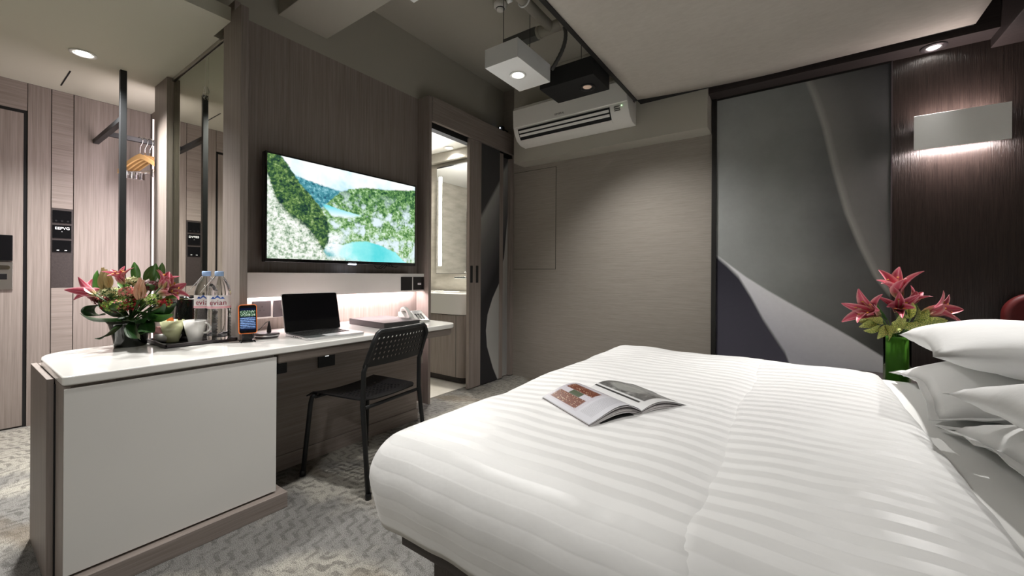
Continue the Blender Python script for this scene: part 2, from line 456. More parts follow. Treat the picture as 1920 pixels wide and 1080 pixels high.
# back wall
wb = struct('wall_back', MB().box(-2.82, 2.05, YB, YB + .12, 0, HC), 'wallpaper', 'back wall papered in taupe horizontal grasscloth', 'wall')
pa, pb = aty(965, 505, YB), aty(1043, 312, YB)
MB().box(-2.585, pb.x - .003, YB - .004, YB, pa.z + .003, pb.z - .003).build('access_panel', 'wallpaper', wb, bevel=.001)
q = MB()
q.box(-2.59, pb.x + .001, YB - .0015, YB, pb.z - .003, pb.z + .001); q.box(-2.59, pb.x + .001, YB - .0015, YB, pa.z - .001, pa.z + .003); q.box(pb.x - .003, pb.x + .001, YB - .0015, YB, pa.z, pb.z)
q.build('access_panel_gap', 'black_matte', wb)
struct('trim_6', MB().box(-2.46, -.59, 3.50, YB, 2.295, HC), 'paint', 'greige bulkhead carrying the air conditioner', 'trim', bevel=.003)
struct('wall_headboard', MB().box(.512, 1.95, YB - .012, YB, 0, HC), 'dark_wood', 'dark wenge wall behind the white wall light', 'wall')
struct('trim_7', MB().box(XR, .7, 1.257, 1.585, 2.787, HC), 'paint', 'painted concrete beam crossing under the ceiling', 'trim', bevel=.004)

# canopy over the bed and dark soffits
cz = 2.59
cn = thing('bed_canopy', 'large taupe fabric ceiling panel with thin black edge above the bed', 'ceiling panel', (-.14, 1.9, cz))
q = MB()
def canopy(u, v):
    far = 3.365 + .115 * math.sin(min(1, u / .5) * PI / 2) - .025 * max(0, u - .5) * 2
    X = -1.105 + u * 1.937; Y = .20 + v * (far - .20)
    return (X, Y, cz - .018 * (math.sin(PI * u) * math.sin(PI * min(v, 1))) ** .5)
q.grid(canopy, 24, 24).build('fabric', 'canopy', cn, smooth=True, solid=.004)
q = MB(); q.box(-1.12, .835, .17, 3.50, cz + .012, cz + .055); q.build('backing_board', 'black_matte', cn)
q = MB(); q.box(-1.135, -1.107, .17, 3.375, cz - .006, cz + .055); q.build('edge_trim', 'black_frame', cn)
struct('trim_8', MB().box(-.59, .95, 3.535, YB - .012, 2.57, 2.78), 'dark_soffit', 'dark veneer soffit between canopy and back wall', 'trim')
struct('trim_9', MB().box(.95, 1.95, -.2, YB - .012, 2.515, 2.78), 'dark_soffit', 'dark veneer bulkhead above the bed head', 'trim', bevel=.003)

# ================================================================== LAMPS AND CEILING FITTINGS
def downlight_lens(parent, x, y, z, r=.035, lens='bulb', ring='grey_metal'):
    MB().lathe([(r * 1.35, 0), (r * 1.5, -.002), (r * 1.5, -.006), (r * 1.2, -.007), (r, -.003), (r, .012)], (x, y, z), 28).build('lamp_ring', ring, parent, smooth=True)
    MB().lathe([(r, .004), (r * .8, -.001), (r * .45, -.003), (0, -.004)], (x, y, z), 20).build('lens', lens, parent, smooth=True)

def box_lamp(label, x0, x1, y0, y1, z0, z1, mat, px, py, wires, lens='bulb', name='box_downlight'):
    t = thing(name, label, 'ceiling lamp', ((x0 + x1) / 2, (y0 + y1) / 2, z0))
    MB().box(x0, x1, y0, y1, z0, z1).build('housing', mat, t, bevel=.002)
    downlight_lens(t, px, py, z0, .038, lens, 'sconce_white' if mat != 'black_matte' else 'black')
    for wx, wy in wires: MB().tube([(wx, wy, z1), (wx, wy, HC if not 1.26 < wy < 1.58 else 2.787)], .0022, 6).build('suspension_wire', 'black_metal', t)
    return t
b1 = box_lamp('white box downlight hanging on wires in front of the air conditioner', -1.72, -1.455, 2.105, 2.52, 2.50, 2.625, 'grey_metal', -1.585, 2.30, [(-1.60, 2.15), (-1.60, 2.47)])
MB().box(-1.735, -1.72, 2.14, 2.19, 2.52, 2.55).build('mounting_clip', 'black_metal', b1); MB().sphere((-1.73, 2.16, 2.575), .012).build('mounting_knob', 'chrome', b1, smooth=True)
spot('spot_box_lamp', (-1.585, 2.30, 2.488), (-1.45, 2.32, 0), PW_BOX, 105, .7, .05, parent=b1)
b2 = box_lamp('white box downlight under the beam, only one corner in view', -1.72, -1.455, 1.07, 1.49, 2.60, 2.705, 'grey_metal', -1.585, 1.28, [(-1.585, 1.15), (-1.585, 1.42)])
spot('spot_beam_lamp', (-1.585, 1.28, 2.588), (-1.15, 1.10, 0), PW_BOX2, 84, .9, .06, parent=b2)
b3 = box_lamp('black box downlight between canopy edge and air conditioner', -1.58, -1.152, 2.58, 2.87, 2.50, 2.63, 'black_matte', -1.27, 2.74, [(-1.30, 2.7)], 'bulb_dim')
spot('spot_black_lamp', (-1.27, 2.74, 2.488), (-.85, 3.35, 0.4), PW_BLACK, 110, 1.0, .06, parent=b3)

hd = atz(156, 100, 2.485)
h = thing('recessed_downlight', 'round recessed downlight in the lowered entrance ceiling', 'ceiling lamp', (hd.x, hd.y, 2.485))
downlight_lens(h, hd.x, hd.y, 2.485, .042, 'bulb', 'sconce_white')
spot('spot_hall', (hd.x, hd.y, 2.47), (hd.x + .15, hd.y - .1, 0), PW_HALL, 128, 1.0, .05, parent=h)
h = thing('recessed_downlight', 'added fill downlight, out of view in the lowered ceiling above the desk end', 'ceiling lamp', (-2.80, .38, 2.485))  # unseen lamp added to brighten the worktop and bouquet
downlight_lens(h, -2.80, .38, 2.485, .042, 'bulb', 'sconce_white')
spot('fill_desk', (-2.80, .38, 2.47), (-2.60, .50, 0), 85, 74, .9, .05, parent=h)
tr = MB(); s0, s1 = atz(132, 133, 2.485), atz(113, 160, 2.485)
tr.box(s1.x, s0.x, s0.y - .004, s0.y + .004, 2.4835, 2.4852)
tr.build('access_slot', 'black_matte', label='thin black access slot in the lowered ceiling', cat='ceiling slot')

sp = (.69, 3.605, 2.57)
h = thing('recessed_spotlight', 'round black rimmed spotlight in the dark soffit above the art panel', 'ceiling lamp', sp)
MB().lathe([(.050, 0), (.062, -.001), (.062, -.008), (.045, -.012), (.034, -.006), (.034, .02)], sp, 28).build('rim', 'socket_grey', h, smooth=True)
for i, r in enumerate((.031, .019)): MB().lathe([(r, -.006), (r - .004, -.009), (r - .008, -.004)], sp, 24).build('reflector_ring', 'bulb', h, smooth=True)
MB().lathe([(.010, -.004), (0, -.008)], sp, 16).build('lens', 'bulb', h, smooth=True)
spot('spot_soffit', (sp[0], sp[1] - .01, sp[2] - .02), (.62, 2.65, .6), PW_SOFFIT, 68, .7, .03, parent=h)
h = thing('recessed_spotlight', 'added fill spotlight, out of view in the dark bulkhead above the bed head', 'ceiling lamp', (1.35, 1.9, 2.515))  # unseen lamp added to light the pillows from the head side
downlight_lens(h, 1.35, 1.9, 2.515, .034, 'bulb', 'black')
spot('fill_bedhead', (1.35, 1.9, 2.50), (.75, 1.9, .6), PW_SOFFIT * .22, 80, .6, .03, parent=h)
# two box lamps added as fill light, unseen above and behind the viewpoint
for (lx, ly), pw, tg_, lb in (((-.95, -.55), 48, (-1.5, .1, 0), 'added white box fill lamp above the walkway behind the viewpoint'), ((-.1, -1.2), 62, (-1.0, .85, .25), 'added white box fill lamp behind the viewpoint near the bed')):
    t = box_lamp(lb, lx - .135, lx + .135, ly - .21, ly + .21, 2.60, 2.705, 'grey_metal', lx, ly, [(lx, ly - .15), (lx, ly + .15)])
    spot('fill_near', (lx, ly, 2.588), tg_, pw, 125 if ly > -1 else 62, 1.0, .10, parent=t)

# smoke detector
c = atz(938, 20, HC - .085)
t = thing('smoke_detector', 'round beige smoke detector on the high ceiling', 'smoke detector', (c.x, c.y, HC - .085))
MB().lathe([(.052, .085), (.055, .06), (.05, .055)], (c.x, c.y, HC - .085), 24).build('base', 'pipe', t, smooth=True)
MB().lathe([(.045, .056), (.050, .05), (.048, .025), (.036, .016), (.030, .018), (.028, 0), (.012, -.004), (0, -.004)], (c.x, c.y, HC - .085), 24).build('dome', 'white_plastic', t, smooth=True)
MB().lathe([(.030, .017), (.034, .012), (.032, .007), (.029, .010)], (c.x, c.y, HC - .085), 24).build('vent_ring', 'black', t, smooth=True)

# pipes and conduit by the canopy
pz = 2.93
t = thing('ceiling_pipe', 'beige ceiling pipe with elbow fitting above the white box downlight', 'pipe', (-1.48, 2.3, pz))
MB().tube([(-1.485, -.4, pz), (-1.485, 2.56, pz)], .036, 14).build('main_pipe', 'pipe', t, smooth=True)
MB().tube([(-1.60, 2.58, pz), (-1.36, 2.58, pz)], .040, 14).build('elbow_fitting', 'pipe', t, smooth=True)
MB().tube([(-1.60, 2.58, pz), (-1.575, 2.58, pz)], .044, 14).build('collar', 'pipe', t, smooth=True)
MB().tube([(-1.40, 2.58, pz), (-1.375, 2.58, pz)], .044, 14).build('collar', 'pipe', t, smooth=True)
MB().box(-1.90, -1.60, 2.545, 2.615, pz - .035, pz + .035).build('cable_duct', 'conduit', t, bevel=.003)
for yy in (2.06, 2.22): MB().tube([(-1.485 + .041 * math.cos(a), yy, pz + .041 * math.sin(a)) for a in [i * PI / 8 for i in range(16)]], .006, 6, closed=True).build('clamp', 'grey_metal', t, smooth=True)
for yy in (1.7, 2.14): MB().tube([(-1.485, yy, pz), (-1.485, yy, HC)], .008, 6).build('hanger_rod', 'black_metal', t)
MB().tube([(-1.44, 2.14, pz - .005), (-1.41, 2.14, pz - .005)], .018, 10).build('bolt', 'grey_metal', t, smooth=True); MB().tube([(-1.53, 2.14, pz - .02), (-1.56, 2.14, pz - .02)], .016, 10).build('bolt', 'grey_metal', t, smooth=True)
q = MB(); pts = []
for i in range(25):
    a = i / 24
    pts.append((-1.375 + .0 * a + .03 * math.sin(PI * a) - .085 * a * a, 2.575 - .03 * a, pz - .03 - .30 * a ** 1.1))
q.tube(pts, [.013 + .002 * (i % 2) for i in range(25)], 8)
q.build('flexible_conduit', 'conduit', label='ribbed grey conduit curving down to the white box downlight', cat='conduit', smooth=True)
# little camera-like sensor above the lintel
c = aty(942, 242, 3.60)
t = thing('wall_sensor', 'tiny black sensor above the sliding door corner', 'sensor', (c.x, 3.60, c.z))
MB().box(c.x - .03, c.x + .03, 3.56, 3.60, c.z - .03, c.z + .02).build('body', 'black', t, bevel=.004)
MB().sphere((c.x, 3.555, c.z), .006).build('indicator', 'led_dot', t, smooth=True)
MB().tube([(c.x, 3.60, c.z), (c.x, 3.70, c.z)], .008, 8).build('bracket', 'black', t)

# air conditioner
ax0, ax1, ay = -2.31, -1.155, 3.50
t = thing('air_conditioner', 'white wall mounted split air conditioner on the back bulkhead', 'air conditioner', ((ax0 + ax1) / 2, ay, 2.42))
prof = [(3.495, 2.42), (3.40, 2.425), (3.335, 2.455), (3.295, 2.515), (3.278, 2.56), (3.272, 2.74), (3.285, 2.768), (3.31, 2.775), (3.495, 2.775)]
def side_prism(mb, pr, x0, x1):
    return mb.prism([(p[0], p[1]) for p in pr], x0, x1, Matrix(((0, 0, 1, 0), (1, 0, 0, 0), (0, 1, 0, 0), (0, 0, 0, 1))))
side_prism(MB(), prof, ax0, ax1).build('body', 'white_plastic', t, bevel=.006)
side_prism(MB(), [(3.276, 2.560), (3.268, 2.565), (3.262, 2.735), (3.272, 2.745), (3.29, 2.70), (3.29, 2.58)], ax0 + .004, ax1 - .004).build('front_panel', 'white_plastic', t, bevel=.003)
ol = (ax0 + .055, ax1 - .16)
side_prism(MB(), [(3.2745, 2.545), (3.291, 2.508), (3.326, 2.452), (3.335, 2.458), (3.30, 2.515), (3.283, 2.548)], *ol).build('air_outlet', 'black_matte', t)
for k, (yy, zz) in enumerate(((3.281, 2.521), (3.299, 2.489))):
    side_prism(MB(), [(yy - .008, zz + .005), (yy + .003, zz - .015), (yy + .008, zz - .013), (yy - .003, zz + .007)], ol[0] + .012, ol[1] - .006).build('louver', 'white_plastic', t)
side_prism(MB(), [(3.3265, 2.4505), (3.368, 2.436), (3.37, 2.44), (3.33, 2.455)], *ol).build('lower_flap', 'white_plastic', t)
me = text_mesh('GENERAL', .024)
MB().mesh(me, Matrix(((1, 0, 0, -1.79), (0, 0, -1, 3.263), (0, 1, 0, 2.595), (0, 0, 0, 1)))).build('brand_text', 'text_dark', t)
for k in range(3):
    MB().box(ax1 - .12, ax1 - .07, 3.276 + k * .006, 3.282 + k * .006, 2.535 - k * .014, 2.539 - k * .014).build('display_print', 'text_dark', t)
MB().sphere((ax1 - .055, 3.280, 2.540), .004, 8).build('indicator', 'green_dot', t, smooth=True)
MB().box(ax1 - .001, ax1 + .002, 3.40, 3.44, 2.60, 2.70).build('side_vent', 'socket_grey', t)

# wall light
c0, c1 = aty(1713.5, 219, 3.60), aty(1897, 259.5, 3.60)
t = thing('wall_light', 'white rectangular wall light glowing above and below on dark wall', 'wall light', ((c0.x + c1.x) / 2, 3.65, c1.z))
sx0, sx1, sz0, sz1 = c0.x, c1.x, c1.z, c0.z
MB().box(sx0, sx1, 3.596, 3.602, sz0, sz1).build('front_plate', 'sconce_white', t, bevel=.001)
MB().box(sx0 + .03, sx1 - .03, 3.635, 3.687, sz0 + .06, sz1 - .06).build('back_plate', 'sconce_white', t)
for sx in (sx0 + .1, sx1 - .1): MB().box(sx - .01, sx + .01, 3.602, 3.636, (sz0 + sz1) / 2 - .02, (sz0 + sz1) / 2 + .02).build('spacer', 'sconce_white', t)
MB().box(sx0 + .05, sx1 - .05, 3.612, 3.630, sz0 + .025, sz0 + .031).build('led_strip', 'led_pink', t)
MB().box(sx0 + .05, sx1 - .05, 3.612, 3.630, sz1 - .031, sz1 - .025).build('led_strip', 'led_pink', t)
xm = (sx0 + sx1) / 2
area('sconce_down', (xm, 3.622, sz0 + .02), (xm, 3.665, sz0 - .3), 2.4, sx1 - sx0 - .08, .03, (1, .86, .84), t)
area('sconce_up', (xm, 3.622, sz1 - .02), (xm, 3.665, sz1 + .3), 1.4, sx1 - sx0 - .08, .03, (1, .86, .84), t)

# ================================================================== ART PANELS
def art_material():
    g = G('flower_art_print'); x, y, z = g.coords()      # x: 0..1 m wide from left edge, z height above floor
    # ridge 1: x position as function of height
    pts1 = []
    for px, py in ((1672, 560), (1640, 520), (1610, 460), (1585, 400), (1562, 320), (1543, 240), (1525, 185), (1508, 146)):
        p = aty(px, py, 3.69); pts1.append((p.z, p.x - AX0))
    pts1 = [(0.2, 1.25)] + pts1 + [(2.7, pts1[-1][1] - .03)]
    xc = piece(g, z, pts1, 0, 1.3)
    dr = x - xc
    nz = g.noise(2.2, 3, .5); nf = g.noise(30, 3, .6)
    # left field: mid grey fading dark towards the ridge and downwards
    lf = (.42 - x * .33 + (nz - .5) * .28 + (z - 1.6) * .03)
    left = g.mix(g.step(dr, -.12, .25), (.26, .265, .25), (.045, .047, .049))
    left = g.mix(.6, left, g.vecscale(lf, (.95, 1.0, .98)))
    ridge = g.ramp((dr / .45).clamp(), [(0, (.40, .40, .37)), (.10, (.22, .22, .21)), (.45, (.12, .122, .118)), (1, (.04, .042, .045))])
    c = g.mix(g.step(dr, 0, .012), left, ridge)
    # white petal
    up = []
    for px, py in ((1345, 478), (1370, 498), (1400, 520), (1440, 545), (1480, 568), (1520, 590), (1560, 612), (1600, 635), (1660, 672)):
        p = aty(px, py, 3.69); up.append((p.x - AX0, p.z))
    zu = piece(g, x, [(0, up[0][1])] + up[1:] + [(1.1, up[-1][1] - .08)], 0, 1.6)
    lo = []
    for px, py in ((1345, 481), (1362, 497), (1385, 520), (1408, 557), (1430, 598), (1452, 632), (1472, 662)):
        p = aty(px, py, 3.69); lo.append((p.x - AX0, p.z))
    zl = piece(g, x, [(0, lo[0][1])] + lo[1:] + [(.62, .1), (1.1, 0.0)], 0, 1.6)
    inpet = g.step(zu, z, .008) * g.step(z, zl, .03)
    pet = g.mix(g.step(zu - z, .10, .25), (.93, .93, .95), (.60, .60, .66))
    c = g.mix(inpet, c, pet)
    below = g.step(zl, z, .02)
    dk = g.mix(g.step(z, .75, .45), (.11, .105, .14), (.025, .024, .036))
    c = g.mix(below, c, dk)
    c = g.mix(.10, c, g.mix(1.0, c, nf, 'MULTIPLY'))
    g.set(Base_Color=c, Roughness=.6, Specular_IOR_Level=.25)
    g.bump(nf, .08, .002)
    return g.m
def _vs(self, f, c):
    nd = self.node('ShaderNodeMix', data_type='RGBA', blend_type='MULTIPLY'); nd.inputs[0].default_value = 1
    self.put(nd.inputs[6], f); nd.inputs[7].default_value = (*c, 1)
    return E_(self, nd.outputs[2])
G.vecscale = _vs
AX0 = -.548
t = thing('art_panel', 'tall wall panel printed with a grey and white flower close up', 'wall art', (AX0, 3.69, 0))
MB().box(AX0, .505, 3.682, 3.699, .02, 2.569).build('printed_panel', art_material(), t)
q = MB(); q.box(-.584, AX0, 3.665, 3.699, .02, 2.569); q.build('frame_edge', 'black_frame', t, bevel=.002)
MB().box(AX0, .505, 3.676, 3.699, 2.555, 2.569).build('frame_edge', 'black_frame', t)
MB().box(.505, .512, 3.678, 3.699, .02, 2.569).build('frame_edge', 'socket_grey', t)

# sliding bathroom door
def door_art():
    g = G('door_art_print'); x, y, z = g.coords()        # y: metres from the leaf edge, z height
    e1 = piece(g, y, [(0, 1.60), (.20, 1.72), (.50, 2.12), (.75, 2.45)], 0, 3)
    c = g.mix(g.step(e1, z, .03), (.06, .06, .062), g.ramp(((e1 - z) / .9).clamp(), [(0, (.40, .40, .39)), (.35, (.19, .19, .19)), (.7, (.09, .09, .095)), (1, (.02, .02, .024))]))
    p2 = []
    for px, py in ((934, 716), (925, 690), (914, 650), (912, 620), (915, 590), (924, 560), (938, 528)):
        p = atx(px, py, XT); p2.append((p.z, p.y - LY0))
    xe = piece(g, z, [(0, .6)] + p2 + [(1.30, .62), (2.6, .8)], 0, 1)
    c = g.mix(g.step(y, xe, .006), c, g.mix(g.step(y - xe, .12, .2), (.50, .50, .48), (.30, .30, .29)))
    g.set(Base_Color=c, Roughness=.55)
    return g.m
LY0 = 2.956
d2 = struct('door_2', MB().box(XT - .035, XT, LY0, 3.133, .01, 2.44), 'wood_v', 'sliding bathroom door with veneer stiles and grey flower print', 'door', bevel=.001, origin=(XT - .02, LY0, 0))
da = door_art()
MB().box(XT - .030, XT - .006, 3.133, 3.445, .01, 2.44).build('printed_panel', da, d2)
MB().box(XT - .035, XT - .002, 3.445, 3.505, .01, 2.42).build('stile', 'wood_v', d2)
MB().box(XT - .075, XT - .04, 3.505, 3.64, .01, 2.40).build('printed_panel', da, d2)
MB().box(XT - .07, XT, 3.64, 3.697, .01, 2.40).build('stile', 'wood_v', d2)
for py in (884, 894.5):
    a, b = atx(py, 498, XT), atx(py, 530, XT)
    MB().box(XT - .002, XT + .003, a.y - .018, a.y + .018, b.z, a.z).build('flush_pull', 'black_metal', d2, bevel=.004)

# ================================================================== MIRROR PARTITION, CLOTHES RAIL, WALL CONTROLS
t = thing('mirror_partition', 'tall tinted mirror glass between veneer post and television board', 'mirror', (-3.2, .95, 0))
MB().box(-3.590, -2.605, .946, .954, .77, 2.455).build('mirror_pane', 'dark_mirror', t)
MB().box(-3.590, -2.620, .938, .962, 2.462, 2.484).build('head_rail', 'steel', t)
MB().box(-2.80, -2.60, .956, .985, 0, 2.66).build('niche_side_board', 'wood_v', t)
MB().box(-3.590, -2.80, .956, .985, 0, 2.484).build('backing_board', 'wood_v', t)
MB().box(-2.640, -2.616, .936, .9455, .77, 2.46).build('edge_channel', 'steel', t)
struct('trim_10', MB().box(-3.866, -3.592, .909, .998, 0, 2.484), 'wood_v', 'veneer post at the end of the mirror glass', 'trim', bevel=.001)
c = aty(386, 165, .944)
q = MB(); pts = []
for i in range(40):
    a = i / 39; ang = a * 4 * PI
    pts.append((c.x + .030 * math.sin(ang) * (1 - .3 * a) - .02 + .03 * a, .938, c.z - .03 + .045 * math.cos(ang) * math.cos(ang * .25)))
q.tube(pts, .0010, 5); q.tube([(c.x + .01, .938, c.z + .0), (c.x + .01, .938, 2.45)], .0007, 5)
q.build('hanging_cord', 'white_plastic', label='thin white looped cord hanging in front of the mirror glass', cat='cord', smooth=True)

# clothes rail
px_, py_ = -3.741, .714
t = thing('clothes_rail', 'black square steel clothes rail with floor to ceiling pole', 'clothes rail', (px_, py_, 0))
MB().box(px_ - .017, px_ + .017, py_ - .017, py_ + .017, 0, 2.485).build('pole', 'black_metal', t, bevel=.002)
MB().box(XE, px_ - .017, py_ - .017, py_ + .017, 2.138, 2.172).build('arm', 'black_metal', t, bevel=.002)
xr = -4.22
MB().box(xr - .013, xr + .013, py_ + .017, 1.05, 2.138, 2.172).build('rail', 'black_metal', t, bevel=.002)
def hanger(y, rz, label):
    h = thing('clothes_hanger', label, 'hanger', (xr, y, 2.138), rz, 'wooden hangers on the clothes rail')
    pts = [(.0, 0, -.10), (.0, 0, -.04)] + [(.026 * math.cos(a) , 0, .012 + .034 * math.sin(a)) for a in [(-.35 * PI + i * .13 * PI) for i in range(11)]]
    MB().tube(pts, .0028, 6).build('hook', 'chrome', h, local=True, smooth=True)
    out = []
    for i in range(13):
        u = -1 + 2 * i / 12; out.append((u * .20, -.10 - .115 * abs(u) ** 1.35 + .012))
    low = [(x, z - .034 - .006 * (1 - abs(x) / .2)) for x, z in out[::-1]]
    MB().prism(out + low, -.007, .007, Matrix(((1, 0, 0, 0), (0, 0, -1, 0), (0, 1, 0, 0), (0, 0, 0, 1)))).build('shoulder', 'hanger_wood', h, local=True, bevel=.003)
    MB().tube([(-.17, 0, -.225), (.17, 0, -.225)], .0035, 6).build('clip_bar', 'chrome', h, local=True, smooth=True)
    for s_ in (-.12, .12):
        MB().box(s_ - .014, s_ + .014, -.012, .012, -.275, -.215).build('clip', 'chrome', h, local=True, bevel=.003)
for k, (dy, rz, lb) in enumerate(((.905, .47, 'pale wooden hanger nearest the black pole'), (.935, .47, 'second wooden hanger from the black pole'), (.965, .47, 'third wooden hanger from the black pole'), (.995, .47, 'wooden hanger nearest the veneer post'))):
    hanger(dy, rz, lb)

t = thing('recess_light', 'slim vertical light strip at the edge of the clothes recess', 'light strip', (-4.47, 1.045, .9))
MB().box(-4.476, -4.468, 1.038, 1.048, .4, 2.42).build('strip', 'led_soft', t)
t = thing('recess_light', 'added hidden fill strip on the back of the veneer post by the hangers', 'light strip', (-3.872, .95, .4))  # hidden strip added to brighten the entrance wall beside the hangers
MB().box(-3.876, -3.867, .930, .975, .4, 2.42).build('strip', 'white_plastic', t)
area('fill_recess', (-3.880, .95, 1.5), (-4.56, .80, 1.5), 5, .03, 1.6, (1, .87, .90), t)

# control plate on the entrance wall
t = thing('control_panel', 'tall black switch panel set in the entrance wall', 'switch panel', (XE, .537, 1.0))
ya, yb2 = y2 + .001, y3 - .001
MB().box(XE - .014, XE - .002, ya, yb2, 1.003, 1.598).build('back_plate', 'dark_soffit', t)
for k, (z0, z1) in enumerate(((1.49, 1.585), (1.375, 1.475), (1.27, 1.36))):
    MB().box(XE - .003, XE + .004, ya + .006, yb2 - .008, z0, z1).build('switch_module', 'black_gloss', t, bevel=.002)
me = text_mesh('EEPVG', .027)
MB().mesh(me, Matrix(((0, 0, 1, XE + .0048), (1, 0, 0, .537), (0, 1, 0, 1.449), (0, 0, 0, 1)))).build('label_text', 'text_white', t)
for yy in (.515, .555): MB().box(XE + .003, XE + .005, yy - .006, yy + .006, 1.282, 1.286).build('indicator', 'text_white', t)
MB().sphere((XE + .004, .535, 1.425), .0022, 6).build('indicator', 'text_white', t)
for yy in (.505, .535, .565): MB().lathe([(.007, 0), (.007, .003), (0, .003)], (0, 0, 0), 10, Matrix(((0, 0, 1, XE + .003), (1, 0, 0, yy), (0, 1, 0, 1.505), (0, 0, 0, 1)))).build('knob', 'black', t)

# ================================================================== BATHROOM BEYOND THE DOORWAY
vy = 3.04
t = thing('vanity_unit', 'veneer vanity cabinet with curved front in the bathroom', 'vanity', (-3.1, 3.25, 0))
MB().prism(rrect(-3.75, -2.70, vy, 3.49, (.02, .12, .0, .0)), .07, .70).build('body', 'wood_v', t, bevel=.002)
MB().prism(rrect(-3.70, -2.74, vy + .04, 3.49, (.02, .10, .0, .0)), .004, .07).build('kick_plate', 'dark_soffit', t)
MB().box(-2.846, -2.842, vy - .001, vy + .003, .07, .70).build('door_gap', 'black_matte', t)
t = thing('wash_basin', 'thick white wash basin with rounded front on the vanity', 'basin', (-3.1, 3.25, .70))
out = []
for i in range(21):
    a = -1 + 2 * i / 20; out.append((-3.17 + a * .47, 3.06 - .035 * (1 - a * a) ** .5 * 1.0 + .06 * abs(a) ** 10))
out += [(-2.70, 3.48), (-3.64, 3.48)]
MB().prism(out, .705, .925).build('bowl', 'ceramic', t, bevel=.012, seg=3)
MB().lathe([(0, .001), (.12, .001), (.15, .0015)], (-3.2, 3.26, .925), 24).build('drain_dish', 'white_plastic', t, smooth=True)
fx, fy = -2.92, 3.36
t = thing('basin_tap', 'chrome square mixer tap on the basin', 'tap', (fx, fy, .925))
MB().lathe([(.026, 0), (.026, .012), (.021, .02), (.021, .20), (.018, .205), (0, .205)], (fx, fy, .925), 18).build('column', 'chrome', t, smooth=True)
MB().box(fx - .16, fx, fy - .10, fy - .07, 1.075, 1.095).build('spout', 'chrome', t, bevel=.004)
MB().box(fx - .012, fx + .012, fy - .10, fy, 1.078, 1.094).build('spout_root', 'chrome', t, bevel=.004)
MB().box(fx - .09, fx + .02, fy - .015, fy + .015, 1.135, 1.148).build('lever', 'chrome', t, bevel=.004)
c = aty(822, 541, 3.12)
MB().prism(rrect(c.x - .03, c.x + .05, 3.09, 3.16, .015), .926, .944).build('soap_dish', 'ceramic', label='small white soap dish on the left of the basin', cat='soap dish', bevel=.004)
t = thing('mirror_cabinet', 'tall bathroom mirror with vertical light strip at its left', 'mirror', (-3.2, 3.48, 1.13))
MB().box(-3.56, -2.75, 3.455, 3.499, 1.125, 2.40).build('cabinet_body', 'black_metal', t)
MB().box(-3.555, -2.75, 3.452, 3.456, 1.13, 2.385).build('mirror_pane', 'mirror', t)
MB().box(-3.515, -3.475, 3.446, 3.4525, 1.22, 2.28).build('light_strip', 'led_white', t)
area('mirror_light', (-3.495, 3.43, 1.75), (-3.495, 2.0, 1.5), 20, .04, 1.05, (1, .98, .96), t)
t = thing('shower_screen', 'dark framed glass shower screen reflected in the bathroom mirror', 'shower screen', (-3.4, 1.9, 0))
MB().box(-4.4, -2.95, 1.89, 1.90, .01, 2.1).build('pane', 'shower_glass', t)
for x0, x1, z0, z1 in ((-4.45, -4.40, 0.005, 2.15), (-2.95, -2.90, 0.005, 2.15), (-4.45, -2.9, 2.10, 2.15), (-3.60, -3.56, .005, 2.12)): MB().box(x0, x1, 1.88, 1.91, z0, z1).build('frame_bar', 'black_metal', t)
c = atz(842, 277, 2.55)
t = thing('recessed_downlight', 'round white downlight in the bathroom ceiling', 'ceiling lamp', (c.x, c.y, 2.55))
downlight_lens(t, c.x, c.y, 2.55, .04, 'bath_lens', 'bath_paint')
spot('spot_bath', (c.x, c.y, 2.53), (c.x + .15, c.y - .1, 0), PW_BATH, 140, .8, .08, (1, .95, .86), t)

# ================================================================== DESK
DZ = .765
# worktop outline (x, y): deep part left, shallow part in the niche
def fillet(P, R, n=6):
    out = []
    for i, p in enumerate(P):
        r = R[i]
        if r <= 0: out.append(p); continue
        p = Vector((*p, 0)); a = Vector((*P[i - 1], 0)); b = Vector((*P[(i + 1) % len(P)], 0))
        u = (a - p).normalized(); v = (b - p).normalized()
        p0, p1 = p + u * r, p + v * r
        for k in range(n + 1):
            s_ = k / n; q = p0 * (1 - s_) ** 2 + p * 2 * s_ * (1 - s_) + p1 * s_ ** 2; out.append((q.x, q.y))
    return out
P = [(-2.02, .235), (-2.02, 2.185), (-2.50, 2.215), (XR + .002, 2.215), (XR + .002, 1.032), (-2.90, .938), (-2.86, .235)]
P = [(-2.02, .240), (-2.02, 2.185), (-2.46, 2.215), (-2.74, 2.215), (-2.74, .99), (-2.59, .99), (-2.59, .94), (-2.72, .94), (-2.72, .240)]
wkt = thing('desk_worktop', 'long white worktop with rounded ends running along the wall', 'worktop', (-2.4, 1.2, .7))
MB().prism(fillet(P, [.02, .10, 0, .03, 0, 0, 0, 0, .20]), DZ - .032, DZ).build('slab', 'quartz', wkt, bevel=.006, seg=3)
MB().prism(fillet([(-2.035, .94), (-2.035, 2.165), (-2.46, 2.19), (-2.46, .94)], [0, .08, 0, 0]), DZ - .082, DZ - .034).build('under_lip', 'wood_h', wkt, bevel=.012, seg=3)

